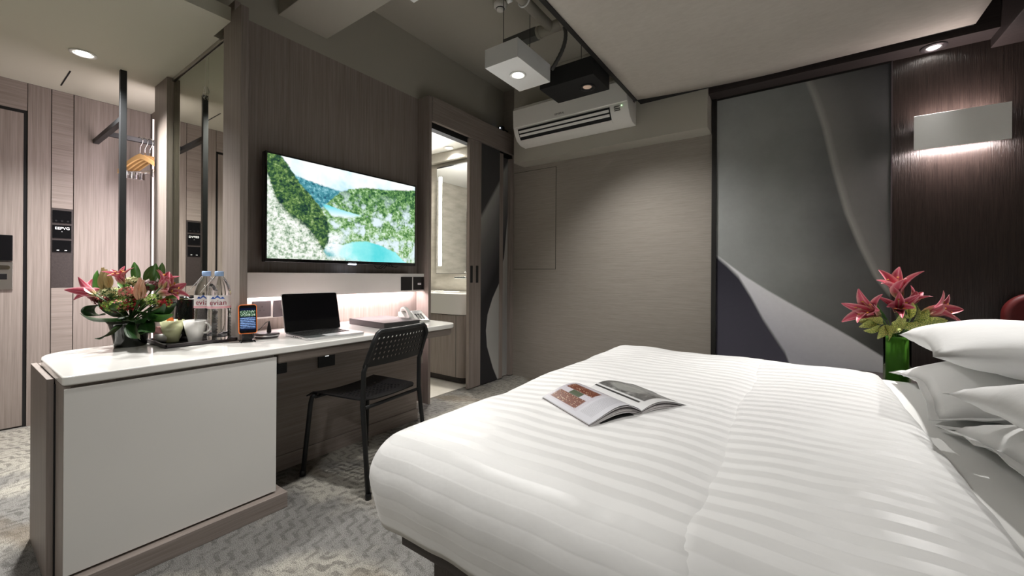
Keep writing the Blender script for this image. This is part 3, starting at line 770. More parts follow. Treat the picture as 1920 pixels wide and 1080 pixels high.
cab = thing('desk_cabinet', 'white fronted cabinet under the left end of the worktop', 'cabinet', (-2.4, .6, 0))
MB().box(-2.64, -2.045, .262, .925, .075, DZ - .036).build('body', 'wood_v', cab)
MB().box(-2.044, -2.028, .245, .930, .083, DZ - .044).build('front_panel', 'panel_white', cab, bevel=.0015)
MB().box(-2.64, -2.034, .2435, .262, 0, DZ - .034).build('inner_end_board', 'wood_v', cab, bevel=.001)
MB().box(-2.62, -2.18, .240, .2435, 0, DZ - .05).build('groove_strip', 'black_matte', cab)
MB().prism(fillet([(-2.19, .222), (-2.19, .240), (-2.63, .240), (-2.63, .222)], [0, 0, 0, .008]), 0, DZ - .03).build('outer_end_board', 'wood_v', cab, bevel=.0015)
MB().box(-2.64, -1.995, .262, .968, 0, .074).build('plinth', 'wood_h', cab, bevel=.002)

md = thing('desk_back_panel', 'veneer modesty panel with skirting under the desk', 'desk panel', (-2.4, 1.5, 0))
MB().box(-2.44, -2.40, .972, 2.13, 0, .682).build('panel', 'wood_h', md)
MB().box(-2.40, -2.386, .972, 2.13, 0, .085).build('skirting', 'wood_h', md, bevel=.002)
MB().box(-2.44, -2.41, 2.13, 2.20, .42, .682).build('bracket_board', 'wood_h', md)
MB().box(-2.50, -2.445, 2.10, 2.16, 0, .68).build('leg_board', 'wood_v', md)

def socket(name, label, cat, plane, c0, c1, mat, pins=True, holes='black', depth=.008, group=None):
    a = atx(*c0, plane); b = atx(*c1, plane)
    t = thing(name, label, cat, (plane, (a.y + b.y) / 2, b.z), group=group)
    MB().box(plane, plane + depth, a.y, b.y, b.z, a.z).build('plate', mat, t, bevel=.0015)
    cy, cz_ = (a.y + b.y) / 2, (a.z + b.z) / 2
    if pins:
        for dy, dz, w, hh in ((0, .014, .004, .007), (-.011, -.008, .006, .003), (.011, -.008, .006, .003)):
            MB().box(plane + depth, plane + depth + .0008, cy + dy - w / 2, cy + dy + w / 2, cz_ + dz - hh / 2, cz_ + dz + hh / 2).build('pin_hole', holes, t)
    return t, plane + depth, cy, cz_
socket('wall_socket', 'black socket under the desk beside the cabinet', 'socket', -2.40, (519, 672), (537, 698), 'black', False)
t, fx_, cy, cz_ = socket('wall_socket', 'black socket under the desk behind the chair', 'socket', -2.40, (596, 662), (627, 684), 'black', False)
MB().box(fx_, fx_ + .001, cy - .012, cy + .012, cz_ + .018, cz_ + .024).build('print', 'text_white', t)

# niche valance with light and sockets
VX = -2.65
val = thing('light_valance', 'white horizontal valance board with hidden light below the television', 'valance', (VX, 1.74, .97))
MB().box(VX - .02, VX, .988, 2.428, .972, 1.124).build('board', 'white_gloss', val, bevel=.002)
MB().box(XR, VX - .02, .988, 2.428, 1.10, 1.124).build('shelf', 'white_gloss', val)
MB().box(XR + .02, VX - .025, 1.06, 2.40, .990, .996).build('led_strip', 'led_pink', val)
area('valance_light', (XR + .045, 1.73, .985), (XR + .03, 1.73, .5), 4.5, .03, 1.3, (1, .84, .86), val).rotation_euler = (0, 0, 0)
t, fx_, cy, cz_ = socket('wall_switch', 'plain black switch plate on the valance board', 'switch', VX, (751.5, 519), (772, 544), 'black_gloss', False, depth=.006)
t, fx_, cy, cz_ = socket('wall_switch', 'black plate with white label at the right end of the valance', 'switch', VX, (774.5, 519), (794, 543), 'black_gloss', False, depth=.006)
MB().box(fx_, fx_ + .001, cy - .012, cy + .024, cz_ - .012, cz_ + .003).build('label', 'label_white', t)
me = text_mesh('ACDIM', .009)
MB().mesh(me, Matrix(((0, 0, 1, fx_ + .0014), (1, 0, 0, cy + .006), (0, 1, 0, cz_ - .0045), (0, 0, 0, 1)))).build('label_text', 'text_dark', t)
sb = MB(); a, b = atx(468, 561, -2.70), atx(560, 640, -2.70)
t = thing('socket_board', 'white board carrying two grey sockets behind the laptop', 'socket board', (-2.70, (a.y + b.y) / 2, .80))
MB().box(-2.72, -2.70, .988, 1.46, .84, .971).build('board', 'white_gloss', t, bevel=.001)
socket('wall_socket', 'grey metallic socket left of the laptop', 'socket', -2.70, (472.5, 565), (507, 593), 'socket_grey', True, 'black')
socket('wall_socket', 'grey metallic socket half hidden by the laptop screen', 'socket', -2.70, (512, 563), (545, 592), 'socket_grey', True, 'black')

# ================================================================== TELEVISION
tx = XT - .05
a, b = atx(497.5, 283, tx), atx(779, 497, tx)
ty0, ty1, tz0, tz1 = a.y, b.y, 1.190, 1.868
def tv_material():
    g = G('television_picture'); x, y, z = g.coords('Generated')
    u, v = y, z
    P3 = g.vec3(u * 1.78, v, 0.0)
    n1 = g.noise(7, 4, .6, vec=P3); nf = g.noise(34, 8, .72, vec=P3); nv = g.noise(13, 5, .65, vec=P3); ns = g.noise(3, 4, .55, vec=P3)
    wob = (g.noise(24, 4, .65, vec=P3) - .5) * .09
    sky = g.ramp(ns * .7 + v * .25, [(.40, (.35, .72, 1.0)), (.52, (.80, .95, 1.0)), (.62, (1, 1, .98))])
    # far blue hills, right hills, left hill
    h_far = piece(g, u, [(0, 1.02), (.07, 1.0), (.14, .84), (.25, .80), (.415, .76), (.6, .70), (1, .6)], 0, 1.1) + wob * .4
    h_right = piece(g, u, [(0, 0), (.30, .56), (.36, .66), (.415, .755), (.47, .80), (.60, .86), (.75, .88), (1, .95)], 0, 1.1) + wob * .5
    leaf = (nf - .5) * 1.25 + (nv - .5) * .9 + .5
    far_c = g.ramp(leaf, [(.3, (.02, .10, .16)), (.5, (.06, .28, .34)), (.75, (.30, .62, .70))])
    rgt = g.ramp(leaf + (v - .6) * -.25, [(.22, (.005, .03, .03)), (.40, (.05, .16, .05)), (.56, (.22, .42, .14)), (.72, (.62, .80, .60)), (.85, (.95, 1, .95))])
    rgt = g.mix(g.step(n1, .56, .06) * g.step(.70, v, .12), rgt, (.75, .88, .95))
    c = g.mix(g.step(h_far, v, .008), sky, far_c)
    c = g.mix(g.step(h_right, v, .008), c, rgt)
    # upper river and falls
    r_top = piece(g, u, [(.30, .60), (.42, .56), (.56, .525), (1, .4)], 0, 1) ; r_bot = piece(g, u, [(.30, .585), (.36, .48), (.45, .475), (.55, .515), (1, .5)], 0, 1)
    riv = g.step(r_top + wob * .3, v, .006) * g.step(v, r_bot + wob * .6, .012) * g.step(u, .31, .01) * g.step(.56, u, .01)
    c = g.mix(riv, c, g.ramp(v * 4.0 - 1.9, [(0, (.9, .98, 1)), (.4, (.20, .75, .85))]))
    # lower lake
    l_top = piece(g, u, [(.30, .10), (.37, .20), (.43, .17), (.50, .215), (.60, .235), (.70, .20), (.83, .125), (.90, .02), (1, -.05)], -.1, .6)
    lake = g.step(l_top + wob * .35, v, .008) * g.step(u, .30, .02)
    c = g.mix(lake, c, g.ramp(u + (n1 - .5) * .25, [(.32, (.05, .40, .45)), (.40, (.80, .98, 1)), (.52, (.30, .85, .85)), (.70, (.10, .68, .72)), (.88, (.35, .9, .92))]))
    fall = g.step(.045, ((u - .375) - (v - .22) * .12).abs(), .02) * g.step(v, .10, .03) * g.step(.30, v, .03) * g.step(nf, .42, .1)
    c = g.mix(fall, c, (.95, 1, 1))
    # left hill in front
    edge = piece(g, v, [(0, .33), (.10, .31), (.22, .34), (.35, .345), (.45, .33), (.55, .29), (.65, .24), (.75, .18), (.84, .14), (.93, .10), (1, .07)], 0, .5)
    lh = g.step(edge + wob * .5, u, .006)
    lc = g.ramp(leaf + (n1 - .5) * .35, [(.25, (.004, .015, .03)), (.45, (.03, .09, .04)), (.60, (.14, .26, .07)), (.75, (.40, .52, .25)), (.9, (.8, .9, .7))])
    c = g.mix(lh, c, lc)
    fg = g.step(piece(g, u, [(0, .80), (.05, .55), (.12, .42), (.20, .34), (.26, .22), (.33, .04), (1, -.1)], -.1, 1) + wob, v, .03)
    c = g.mix(fg, c, g.ramp(leaf, [(.22, (.03, .08, .07)), (.38, (.30, .42, .28)), (.52, (.75, .82, .72)), (.65, (1, .98, .97))]))
    g.set(Base_Color=(.0, .0, .0), Roughness=.25, Emission_Color=c, Emission_Strength=.56)
    return g.m
t = thing('television', 'wall mounted flat television showing a green river valley', 'television', (tx, (ty0 + ty1) / 2, tz0))
MB().box(tx - .045, tx, ty0, ty1, tz0, tz1).build('casing', 'black_gloss', t, bevel=.004)
MB().box(tx, tx + .0015, ty0 + .012, ty1 - .012, tz0 + .022, tz1 - .012).build('screen', tv_material(), t)
MB().box(XR + .003, tx - .045, ty0 + .4, ty1 - .4, tz0 + .15, tz1 - .15).build('wall_bracket', 'black_metal', t)
MB().box(tx - .01, tx + .003, (ty0 + ty1) / 2 - .03, (ty0 + ty1) / 2 + .03, tz0 - .006, tz0 + .003).build('indicator', 'led_dot', t)
q = MB()
for k in range(6): q.box(tx, tx + .0008, (ty0 + ty1) / 2 - .033 + k * .011, (ty0 + ty1) / 2 - .027 + k * .011, tz0 + .008, tz0 + .014)
q.build('brand_mark', 'alu', t)
q = MB(); c = atx(720, 503, tx - .03)
for k in range(3):
    pts = [(tx - .03 - .008 * k, c.y - .09 + .05 * k + .011 * i, c.z + .018 - .022 * math.sin(i * .55 + k) * (1 - i / 16)) for i in range(14)]
    q.tube(pts, .0028, 5)
q.build('television_cables', 'black', label='loose cables hanging under the television', cat='cable', smooth=True)

# ================================================================== THINGS ON THE DESK
def mapz(c, rz=0): return Matrix.Translation(c) @ Matrix.Rotation(rz, 4, 'Z')

# tray
ta, tb = atz(318, 655, DZ), atz(455, 641, DZ)
tx0, tx1, tyA, tyB = -2.715, -2.40, .605, .905
t = thing('serving_tray', 'black rectangular serving tray on the worktop', 'tray', (-2.6, .77, DZ))
MB().box(tx0, tx1, tyA, tyB, DZ, DZ + .006).build('base', 'black', t, bevel=.004)
q = MB()
for x0, x1, y0, y1_ in ((tx0, tx1, tyA, tyA + .012), (tx0, tx1, tyB - .012, tyB), (tx0, tx0 + .012, tyA, tyB), (tx1 - .012, tx1, tyA, tyB)): q.box(x0, x1, y0, y1_, DZ + .004, DZ + .018)
q.build('rim', 'slate', t, bevel=.003)
TZ = DZ + .006

def cup(label, x, y, mat, ang, r=.050, h=.110):
    t = thing('coffee_cup', label, 'cup', (x, y, TZ), ang)
    pr = [(0, .0), (.027, 0), (.028, .004), (.031, .02), (.041, .06), (r, h), (r - .003, h), (.038, .06), (.027, .02), (.02, .008), (0, .006)]
    MB().lathe(pr, (0, 0, 0), 32).build('bowl', mat, t, smooth=True, local=True)
    pts = []
    for i in range(13):
        a = -.5 * PI + PI * i / 12
        pts.append((.040 + .036 * math.cos(a), 0, .072 + .026 * math.sin(a)))
    MB().tube(pts, .0055, 8).build('handle', mat, t, smooth=True, local=True)
    return t
p = atz(366, 641, TZ); cup('white coffee cup with handle at the front of the tray', p.x, p.y, 'ceramic', math.radians(42))
p = atz(341, 641, TZ); cup('pale green coffee cup behind the white cup', p.x - .035, p.y - .03, 'green_ceramic', math.radians(120))

p = atz(310, 638, TZ)
t = thing('sugar_bowl', 'low white bowl filled with paper sachets', 'bowl', (p.x + .06, p.y - .005, TZ))
MB().lathe([(0, 0), (.032, 0), (.05, .012), (.055, .030), (.050, .046), (.047, .046), (.050, .030), (.045, .014), (0, .006)], t.location, 28).build('bowl', 'ceramic', t, smooth=True)
bx, by = t.location.x, t.location.y
for k in range(7):
    a = (k - 3) * .012
    m = mapz((bx + random.uniform(-.012, .012) - .2 * a, by + a * 1.15, TZ + .016), .9 + random.uniform(-.2, .2)) @ Matrix.Rotation(random.uniform(-.1, .1), 4, 'X')
    MB().box(-.019, .019, -.002, .002, 0, .062, m).build('sugar_sachet', 'sachet_pink' if k < 3 else 'sachet', label='%s paper sachet standing in the white bowl, number %s from the left' % ('pink' if k < 3 else 'cream', ['one', 'two', 'three', 'four', 'five', 'six', 'seven'][k]), cat='sachet', group='sachets in the sugar bowl')

# kettle
kx, ky = -2.635, .775
t = thing('electric_kettle', 'glossy black electric kettle behind the cups', 'kettle', (kx, ky, TZ))
MB().lathe([(0, 0), (.076, 0), (.076, .018), (.072, .02)], t.location, 32).build('power_base', 'black', t, smooth=True)
MB().lathe([(.072, .02), (.076, .03), (.074, .09), (.066, .195), (.063, .212)], t.location, 36).build('jug', 'black_gloss', t, smooth=True)
MB().lathe([(.063, .212), (.064, .217), (.057, .224), (.03, .229), (0, .23)], t.location, 32).build('lid', 'black_gloss', t, smooth=True)
MB().lathe([(.0635, .211), (.065, .214), (.0635, .217)], t.location, 36).build('chrome_band', 'chrome', t, smooth=True)
MB().tube([(kx - .02, ky - .062, TZ + .19), (kx - .035, ky - .115, TZ + .185), (kx - .04, ky - .125, TZ + .12), (kx - .03, ky - .10, TZ + .06), (kx - .02, ky - .075, TZ + .045)], .010, 8).build('handle', 'black', t, smooth=True)
m = mapz((kx + .035, ky - .083, TZ + .034), .9) @ Matrix.Rotation(-.3, 4, 'Y')
t = thing('tea_packet', 'orange and white tea packet leaning by the kettle', 'packet', (kx + .035, ky - .083, TZ))
MB().box(-.02, .02, -.003, .003, -.03, .085, m).build('packet', 'orange_packet', t, bevel=.001)
MB().box(-.021, .021, -.0035, .0035, .02, .05, m).build('print_band', 'label_white', t)

# bottles
def bottle(label, x, y, ang, full=True, z=TZ):
    t = thing('water_bottle', label, 'bottle', (x, y, z), ang, 'water bottles on the tray')
    t.scale = (1.18,) * 3
    R = .044; H = .305
    pr = [(0, .004), (.03, 0), (.040, .006), (R, .016)]
    for k in range(9): pr += [(R, .022 + k * .0125), (R - .0025, .028 + k * .0125)]
    pr += [(R, .14), (R - .002, .142), (R - .002, .20), (R, .203), (R - .001, .215), (.037, .24), (.025, .266), (.0155, .280), (.014, .286), (.014, .292), (0, .292)]
    MB().lathe(pr, (0, 0, 0), 32).build('body', 'pet', t, smooth=True, local=True)
    MB().lathe([(R - .0005, .143), (R - .0005, .199)], (0, 0, 0), 40).build('label_band', 'label_white', t, smooth=True, local=True)
    lb = t.children[-1]
    MB().lathe([(R + .0001, .1435), (R + .0001, .153)], (0, 0, 0), 40).build('pink_band', 'label_pink', lb, smooth=True, local=True)
    def wrap(me, name, mat, cx_, cz_, rr):
        q = MB().mesh(me)
        for v in q.bm.verts:
            a = (v.co.x + cx_) / rr; rad = rr + v.co.z
            v.co = Vector((rad * math.cos(a), rad * math.sin(a), v.co.y + cz_))
        q.build(name, mat, lb, local=True)
    wrap(text_mesh('evian', .032, .0003), 'brand_text', 'text_red', 0, .168, R + .0006)
    q = MB()
    for dx, w, hh in ((-.018, .010, .010), (-.002, .014, .016), (.016, .010, .009)):
        q.prism([(dx - w, 0), (dx + w, 0), (dx, hh)], -.0002, .0002)
    me = bpy.data.meshes.new('tmp'); q.bm.to_mesh(me); q.bm.free()
    wrap(me, 'mountain_print', 'text_blue', 0, .1845, R + .0006)
    MB().lathe([(.0155, .281), (.0165, .283), (.0165, .301), (.015, .303), (0, .303)], (0, 0, 0), 24).build('cap', 'cap_blue', t, smooth=True, local=True)
    # hanging tag
    q = MB(); pts = []
    q.grid(lambda u, v: ((u - .5) * .026 * math.sin(PI * min(1, .12 + v * .88)) ** .5, 0, -v * .085), 4, 10)
    tg = q.build('neck_tag', 'label_white', t, smooth=True, local=True, solid=.0012)
    tg.location = (-.004, -.018, .279); tg.rotation_euler = (-.62, 0, .1)
    q = MB(); q.grid(lambda u, v: ((u - .5) * .024 * math.sin(PI * (.80 + v * .19)) ** .5, -.0012, -.068 - v * .017), 4, 4)
    q.build('tag_tip', 'label_pink', tg, smooth=True, local=True)
    return t
p = atz(418, 637, TZ); bottle('clear water bottle in front, its label fully readable', p.x + .02, p.y - .025, math.radians(-24))
p = atz(398, 636, TZ); bottle('clear water bottle behind, its label half hidden', p.x + .01, p.y - .03, math.radians(-30))

# phone in stand
p = atz(464, 641, DZ)
view = math.atan2(-p.y, -p.x)
t = thing('phone_stand', 'small black wire phone stand on the worktop', 'phone stand', (p.x, p.y, DZ), view + .12)
MB().tube([(.03, -.03, .004), (-.05, -.03, .004), (-.05, .03, .004), (.03, .03, .004)], .004, 6, closed=False).build('base', 'black', t, smooth=True, local=True)
MB().prism(rrect(-.045, .015, -.026, .026, .008), .0, .008).build('foot_plate', 'black', t, local=True, bevel=.002)
MB().box(-.012, .004, -.022, .022, .006, .042).build('upright', 'black', t, local=True, bevel=.003)
for s_ in (-.022, .022): MB().tube([(0, s_, .03), (.022, s_, .022), (.03, s_, .034), (.028, s_, .046)], .004, 6).build('hook', 'black', t, smooth=True, local=True)
def phone_screen():
    g = G('phone_screen'); x, y, z = g.coords('Generated')
    u, v = y, z
    n = g.noise(14, 3, .7); ln = g.step(((v * 13).frac() - .5).abs(), .22, .05)
    txt = ln * g.step(g.noise(30, 2, .5, mul=(1, 1, .3)), .45, .08)
    c = g.mix(txt * g.step(.58, v, .01) * g.step(v, .08, .01), (.004, .008, .03), (.35, .55, 1.0))
    c = g.mix(g.step(v, .62, .01) * g.step(.88, v, .01), c, g.ramp(n, [(.4, (.005, .02, .02)), (.52, (.10, .22, .10)), (.62, (.8, .9, .8))]))
    g.set(Base_Color=(0, 0, 0), Emission_Color=c, Emission_Strength=.5, Roughness=.15)
    return g.m
ph = thing('smartphone', 'phone in orange bumper case standing with lit screen', 'phone', (p.x, p.y, DZ + .032), view + .12)
T_ = Matrix.Translation((.018, 0, .012)) @ Matrix.Rotation(-.16, 4, 'Y')
yzx = Matrix(((0, 0, 1, 0), (1, 0, 0, 0), (0, 1, 0, 0), (0, 0, 0, 1)))
MB().prism(rrect(-.041, .041, 0, .150, .012), -.008, .004, T_ @ yzx).build('case', 'orange', ph, local=True, bevel=.002)
MB().prism(rrect(-.037, .037, .004, .146, .010), .003, .005, T_ @ yzx).build('glass', 'black_gloss', ph, local=True)
MB().box(.0052, .0055, -.033, .033, .018, .132, T_).build('screen', phone_screen(), ph, local=True)
p = atz(500, 634, DZ)
t = thing('charging_hub', 'round low black charging hub behind the phone', 'charger', (p.x - .02, p.y + .01, DZ))
MB().lathe([(0, 0), (.052, 0), (.058, .004), (.060, .014), (.062, .020), (.058, .026), (.03, .028), (0, .028)], t.location, 36).build('body', 'slate', t, smooth=True)
MB().lathe([(.0605, .012), (.0625, .016), (.0605, .019)], t.location, 36).build('chrome_band', 'alu', t, smooth=True)
t2 = thing('cable_plug', 'black cable plug standing upright in the charging hub', 'plug', (t.location.x + .002, t.location.y + .01, DZ + .028))
MB().lathe([(.011, .0), (.0115, .01), (.009, .03), (.006, .045), (.003, .062), (0, .063)], t2.location, 14).build('body', 'black', t2, smooth=True)
l0 = t2.location
MB().tube([(l0.x, l0.y, l0.z + .06), (l0.x + .01, l0.y - .02, l0.z + .058), (l0.x + .03, l0.y - .055, l0.z + .03), (l0.x + .035, l0.y - .09, l0.z + .012)], .0018, 6).build('cable', 'black', t2, smooth=True)

# laptop
A, B = atz(577, 637.5, DZ + .006), atz(684, 624.5, DZ + .006)
Cn = atz(529, 622, DZ + .006)
wdir = (B - A).normalized(); ang = math.atan2(wdir.y, wdir.x)
Lw = (B - A).length; Ld = .285 * Lw / .34
t = thing('laptop', 'open silver laptop with black screen on the worktop', 'laptop', (A.x, A.y, DZ), ang)
MB().prism(rrect(0, Lw, 0, Ld, .012), .001, .014).build('base', 'alu', t, local=True, bevel=.002)
MB().box(.03, Lw - .03, .10, Ld - .018, .0135, .0148).build('keyboard_bed', 'black', t, local=True)
q = MB()
for r in range(5):
    for c_ in range(14):
        w = (Lw - .07) / 14; x0 = .035 + c_ * w; y0 = .104 + r * (Ld - .125) / 5
        q.box(x0, x0 + w * .82, y0, y0 + (Ld - .125) / 5 * .8, .0148, .0162)
q.build('keyboard_keys', 'key_grey', t, local=True, kind='stuff')
MB().prism(rrect(Lw / 2 - .05, Lw / 2 + .05, .015, .088, .004), .0138, .0144).build('trackpad', 'silver_edge', t, local=True)
tilt = math.radians(14)
TL = Matrix.Translation((0, Ld - .004, .014)) @ Matrix.Rotation(-tilt, 4, 'X')
Lh = .235 * Lw / .34
MB().prism(rrect(0, Lw, 0, Lh, .012), -.004, .004, TL @ Matrix(((1, 0, 0, 0), (0, 0, 1, 0), (0, 1, 0, 0), (0, 0, 0, 1)))).build('lid', 'alu', t, local=True, bevel=.0015)
MB().prism(rrect(.003, Lw - .003, .003, Lh - .003, .010), -.0048, -.0038, TL @ Matrix(((1, 0, 0, 0), (0, 0, 1, 0), (0, 1, 0, 0), (0, 0, 0, 1)))).build('screen', 'black_gloss', t, local=True)
MB().tube([(.02, Ld - .004, .014), (Lw - .02, Ld - .004, .014)], .006, 8).build('hinge', 'black', t, smooth=True, local=True)
q = MB()
for k in range(5): q.box(-.0006, .0004, .07 + k * .022, .082 + k * .022, .005, .010)
q.build('ports', 'black', t, local=True)

# leather folder
A, B = atz(715, 619, DZ), atz(780, 612, DZ)
a0 = atz(651, 604, DZ)
t = thing('leather_folder', 'closed dark slate leather folder in front of the telephone', 'folder', (-2.36, 1.80, DZ), math.radians(-4))
FX, FY = .215, .145
MB().box(-FX, FX, -FY, FY, .0, .004).build('cover', 'slate', t, local=True, bevel=.0015)
MB().box(-FX, FX, -FY, FY, .034, .040).build('cover', 'slate', t, local=True, bevel=.002)
MB().box(-FX, FX, -FY, -FY + .005, .0, .040).build('spine', 'slate', t, local=True, bevel=.002)
MB().box(-FX + .006, FX - .006, -FY + .004, FY - .006, .004, .034).build('page_block', 'key_grey', t, local=True)

# telephone
t = thing('desk_telephone', 'white desk telephone with corded handset and keypad', 'telephone', (-2.36, 2.06, DZ), math.radians(-18))
# local x towards the user, y to the right; wedge base
prof = [(-.10, 0), (.105, 0), (.105, .012), (-.055, .075), (-.10, .068)]
MB().prism(prof, -.085, .085, Matrix(((1, 0, 0, 0), (0, 0, 1, 0), (0, 1, 0, 0), (0, 0, 0, 1)))).build('base', 'white_plastic', t, local=True, bevel=.006)
sl = math.atan2(-.063, .16)
TP = Matrix.Translation((-.055, 0, .0755)) @ Matrix.Rotation(-sl, 4, 'Y')
MB().box(.012, .045, .0, .07, .0, .0015, TP).build('display_card', 'label_white', t, local=True)
for r in range(4):
    for c_ in range(3):
        MB().box(.062 + r * .021, .074 + r * .021, .004 + c_ * .021, .018 + c_ * .021, 0, .004, TP).build('key', 'key_grey', t, local=True, bevel=.001)
MB().box(.155, .168, -.075, .08, .0, .003, TP).build('front_key_strip', 'socket_grey', t, local=True)
q = MB(); pts = []
for i in range(15):
    a = i / 14; pts.append((-.075 + .165 * a + .0, -.055, .085 - .055 * a + .030 * math.sin(PI * a)))
q.tube(pts, [.020 if i < 4 or i > 10 else .015 for i in range(15)], 12); q.build('handset', 'white_gloss', t, smooth=True, local=True)
for e_ in ((-.068, -.055, .078), (.083, -.055, .030)): MB().sphere(e_, .024, 12, (1, 1, .7)).build('handset_end', 'white_gloss', t, smooth=True, local=True)
q = MB(); pts = []
for i in range(160):
    a = i / 159; ph_ = a * 2 * PI * 22
    base = Vector((.08 - .15 * a, -.085 - .045 * math.sin(PI * a), .012 + .02 * a))
    pts.append(base + Vector((.004 * math.cos(ph_), 0, .006 + .005 * math.sin(ph_))))
q.tube(pts, .0014, 4); q.build('coiled_cord', 'white_plastic', t, smooth=True, local=True)

# ================================================================== CHAIR
def perforated(fn, nu, nv, r=.30, skip=None, k=8):
    """plate of nu x nv cells, each with a round hole unless skip(i,j); fn maps (u,v) in 0..1 to a point"""
    bm = bmesh.new(); cache = {}
    def vert(u, v):
        key = (round(u, 5), round(v, 5))
        if key not in cache: cache[key] = bm.verts.new(fn(u, v))
        return cache[key]
    for i in range(nu):
        for j in range(nv):
            c = ((i + .5) / nu, (j + .5) / nv)
            sq = [(-.5, -.5), (0, -.5), (.5, -.5), (.5, 0), (.5, .5), (0, .5), (-.5, .5), (-.5, 0)]
            o = [vert(c[0] + a / nu, c[1] + b / nv) for a, b in sq]
            if skip and skip(i, j): bm.faces.new(o); continue
            h_ = []
            for a, b in sq:
                L = math.hypot(a, b); h_.append(vert(c[0] + a / L * r / nu, c[1] + b / L * r / nv))
            for q in range(8): bm.faces.new((o[q], o[(q + 1) % 8], h_[(q + 1) % 8], h_[q]))
    m = MB(); m.bm.free(); m.bm = bm
    return m
f1, b1_, f2 = Vector((-2.235, 1.165, 0)), Vector((-1.735, 1.235, 0)), Vector((-2.30, 1.61, 0))
cc = (b1_ + f2) / 2
cang = math.atan2(b1_.y - f1.y, b1_.x - f1.x)      # local +x = towards the back of the chair
ch = thing('desk_chair', 'black perforated chair drawn up to the white desk', 'chair', (cc.x, cc.y, 0), cang)
HW, HD = .225, .25                                  # half width / depth at the feet
SZ = .455
def leg(path, name='leg'): MB().tube(path, .0125, 10).build(name, 'black_metal', ch, smooth=True, local=True)
for s_ in (-1, 1):
    leg([(-HD, s_ * HW, 0), (-HD + .035, s_ * (HW - .02), .40), (-HD + .045, s_ * (HW - .022), .435), (-HD + .07, s_ * (HW - .024), .452)])
    leg([(HD, s_ * HW, 0), (HD - .055, s_ * (HW - .012), .45), (HD - .052, s_ * (HW - .014), .62), (HD - .035, s_ * (HW - .016), .665)])
    MB().lathe([(0, 0), (.016, 0), (.016, .025), (.013, .03)], (-HD, s_ * HW, 0), 12).build('foot_cap', 'black', ch, smooth=True, local=True)
    MB().lathe([(0, 0), (.016, 0), (.016, .025), (.013, .03)], (HD, s_ * HW, 0), 12).build('foot_cap', 'black', ch, smooth=True, local=True)
MB().tube([(HD - .055, -HW + .02, SZ - .02), (HD - .055, HW - .02, SZ - .02)], .010, 8).build('cross_bar', 'black_metal', ch, smooth=True, local=True)
MB().tube([(-HD + .06, -HW + .03, SZ - .018), (-HD + .06, HW - .03, SZ - .018)], .010, 8).build('cross_bar', 'black_metal', ch, smooth=True, local=True)
def seat(u, v):
    x = -HD + .015 + u * (2 * HD - .055); y = (v - .5) * 2 * (HW - .008) * (1 - .10 * u ** 2)
    z = SZ + .012 - .030 * math.sin(PI * min(1, u * 1.15)) * (1 - (2 * v - 1) ** 2) - .03 * max(0, .12 - u) / .12 + .004 * (2 * v - 1) ** 2
    if u > .86: y *= 1 - .25 * ((u - .86) / .14) ** 2
    return (x, y, z)
perforated(seat, 16, 14, .27, lambda i, j: i < 5 or i > 13 or j < 2 or j > 11).build('seat', 'black', ch, smooth=False, local=True, solid=.006)
def back(u, v):
    w = (HW - .012) - .008 * v
    y = (u - .5) * 2 * w
    e = abs(2 * u - 1)
    z = .645 + .185 * v - .05 * max(0, (e - .80) / .20) ** 2 * v
    x = HD - .045 + .055 * v + .022 * (1 - e ** 2) * 1
    return (x, y, z)
perforated(back, 15, 7, .27, lambda i, j: i < 1 or i > 13 or j < 1 or j > 5).build('backrest', 'black', ch, local=True, solid=.005)
rim = [back(0, v / 8) for v in range(9)] + [back(u / 20, 1) for u in range(1, 20)] + [back(1, 1 - v / 8) for v in range(9)]
MB().tube(rim, .011, 8).build('back_frame', 'black_metal', ch, smooth=True, local=True)

# ================================================================== BED
bed = thing('bed', 'wide platform bed with white sheeted mattress and dark base', 'bed', (0, 1.9, 0))
MB().box(-1.055, 1.10, .875, 2.90, .235, .300).build('base_frame', 'dark_soffit', bed, bevel=.004)
MB().box(-.985, 1.05, .955, 2.82, 0, .235).build('plinth', 'dark_wood', bed)
MB().prism(rrect(-1.075, 1.10, .855, 2.935, .08), .300, .575).build('mattress', 'sheet', bed, bevel=.045, seg=4)
MB().prism(rrect(1.105, 1.18, .80, 2.98, .02), 0, 1.05).build('headboard', 'dark_soffit', label='dark veneer headboard behind the pillows', cat='headboard', bevel=.01)

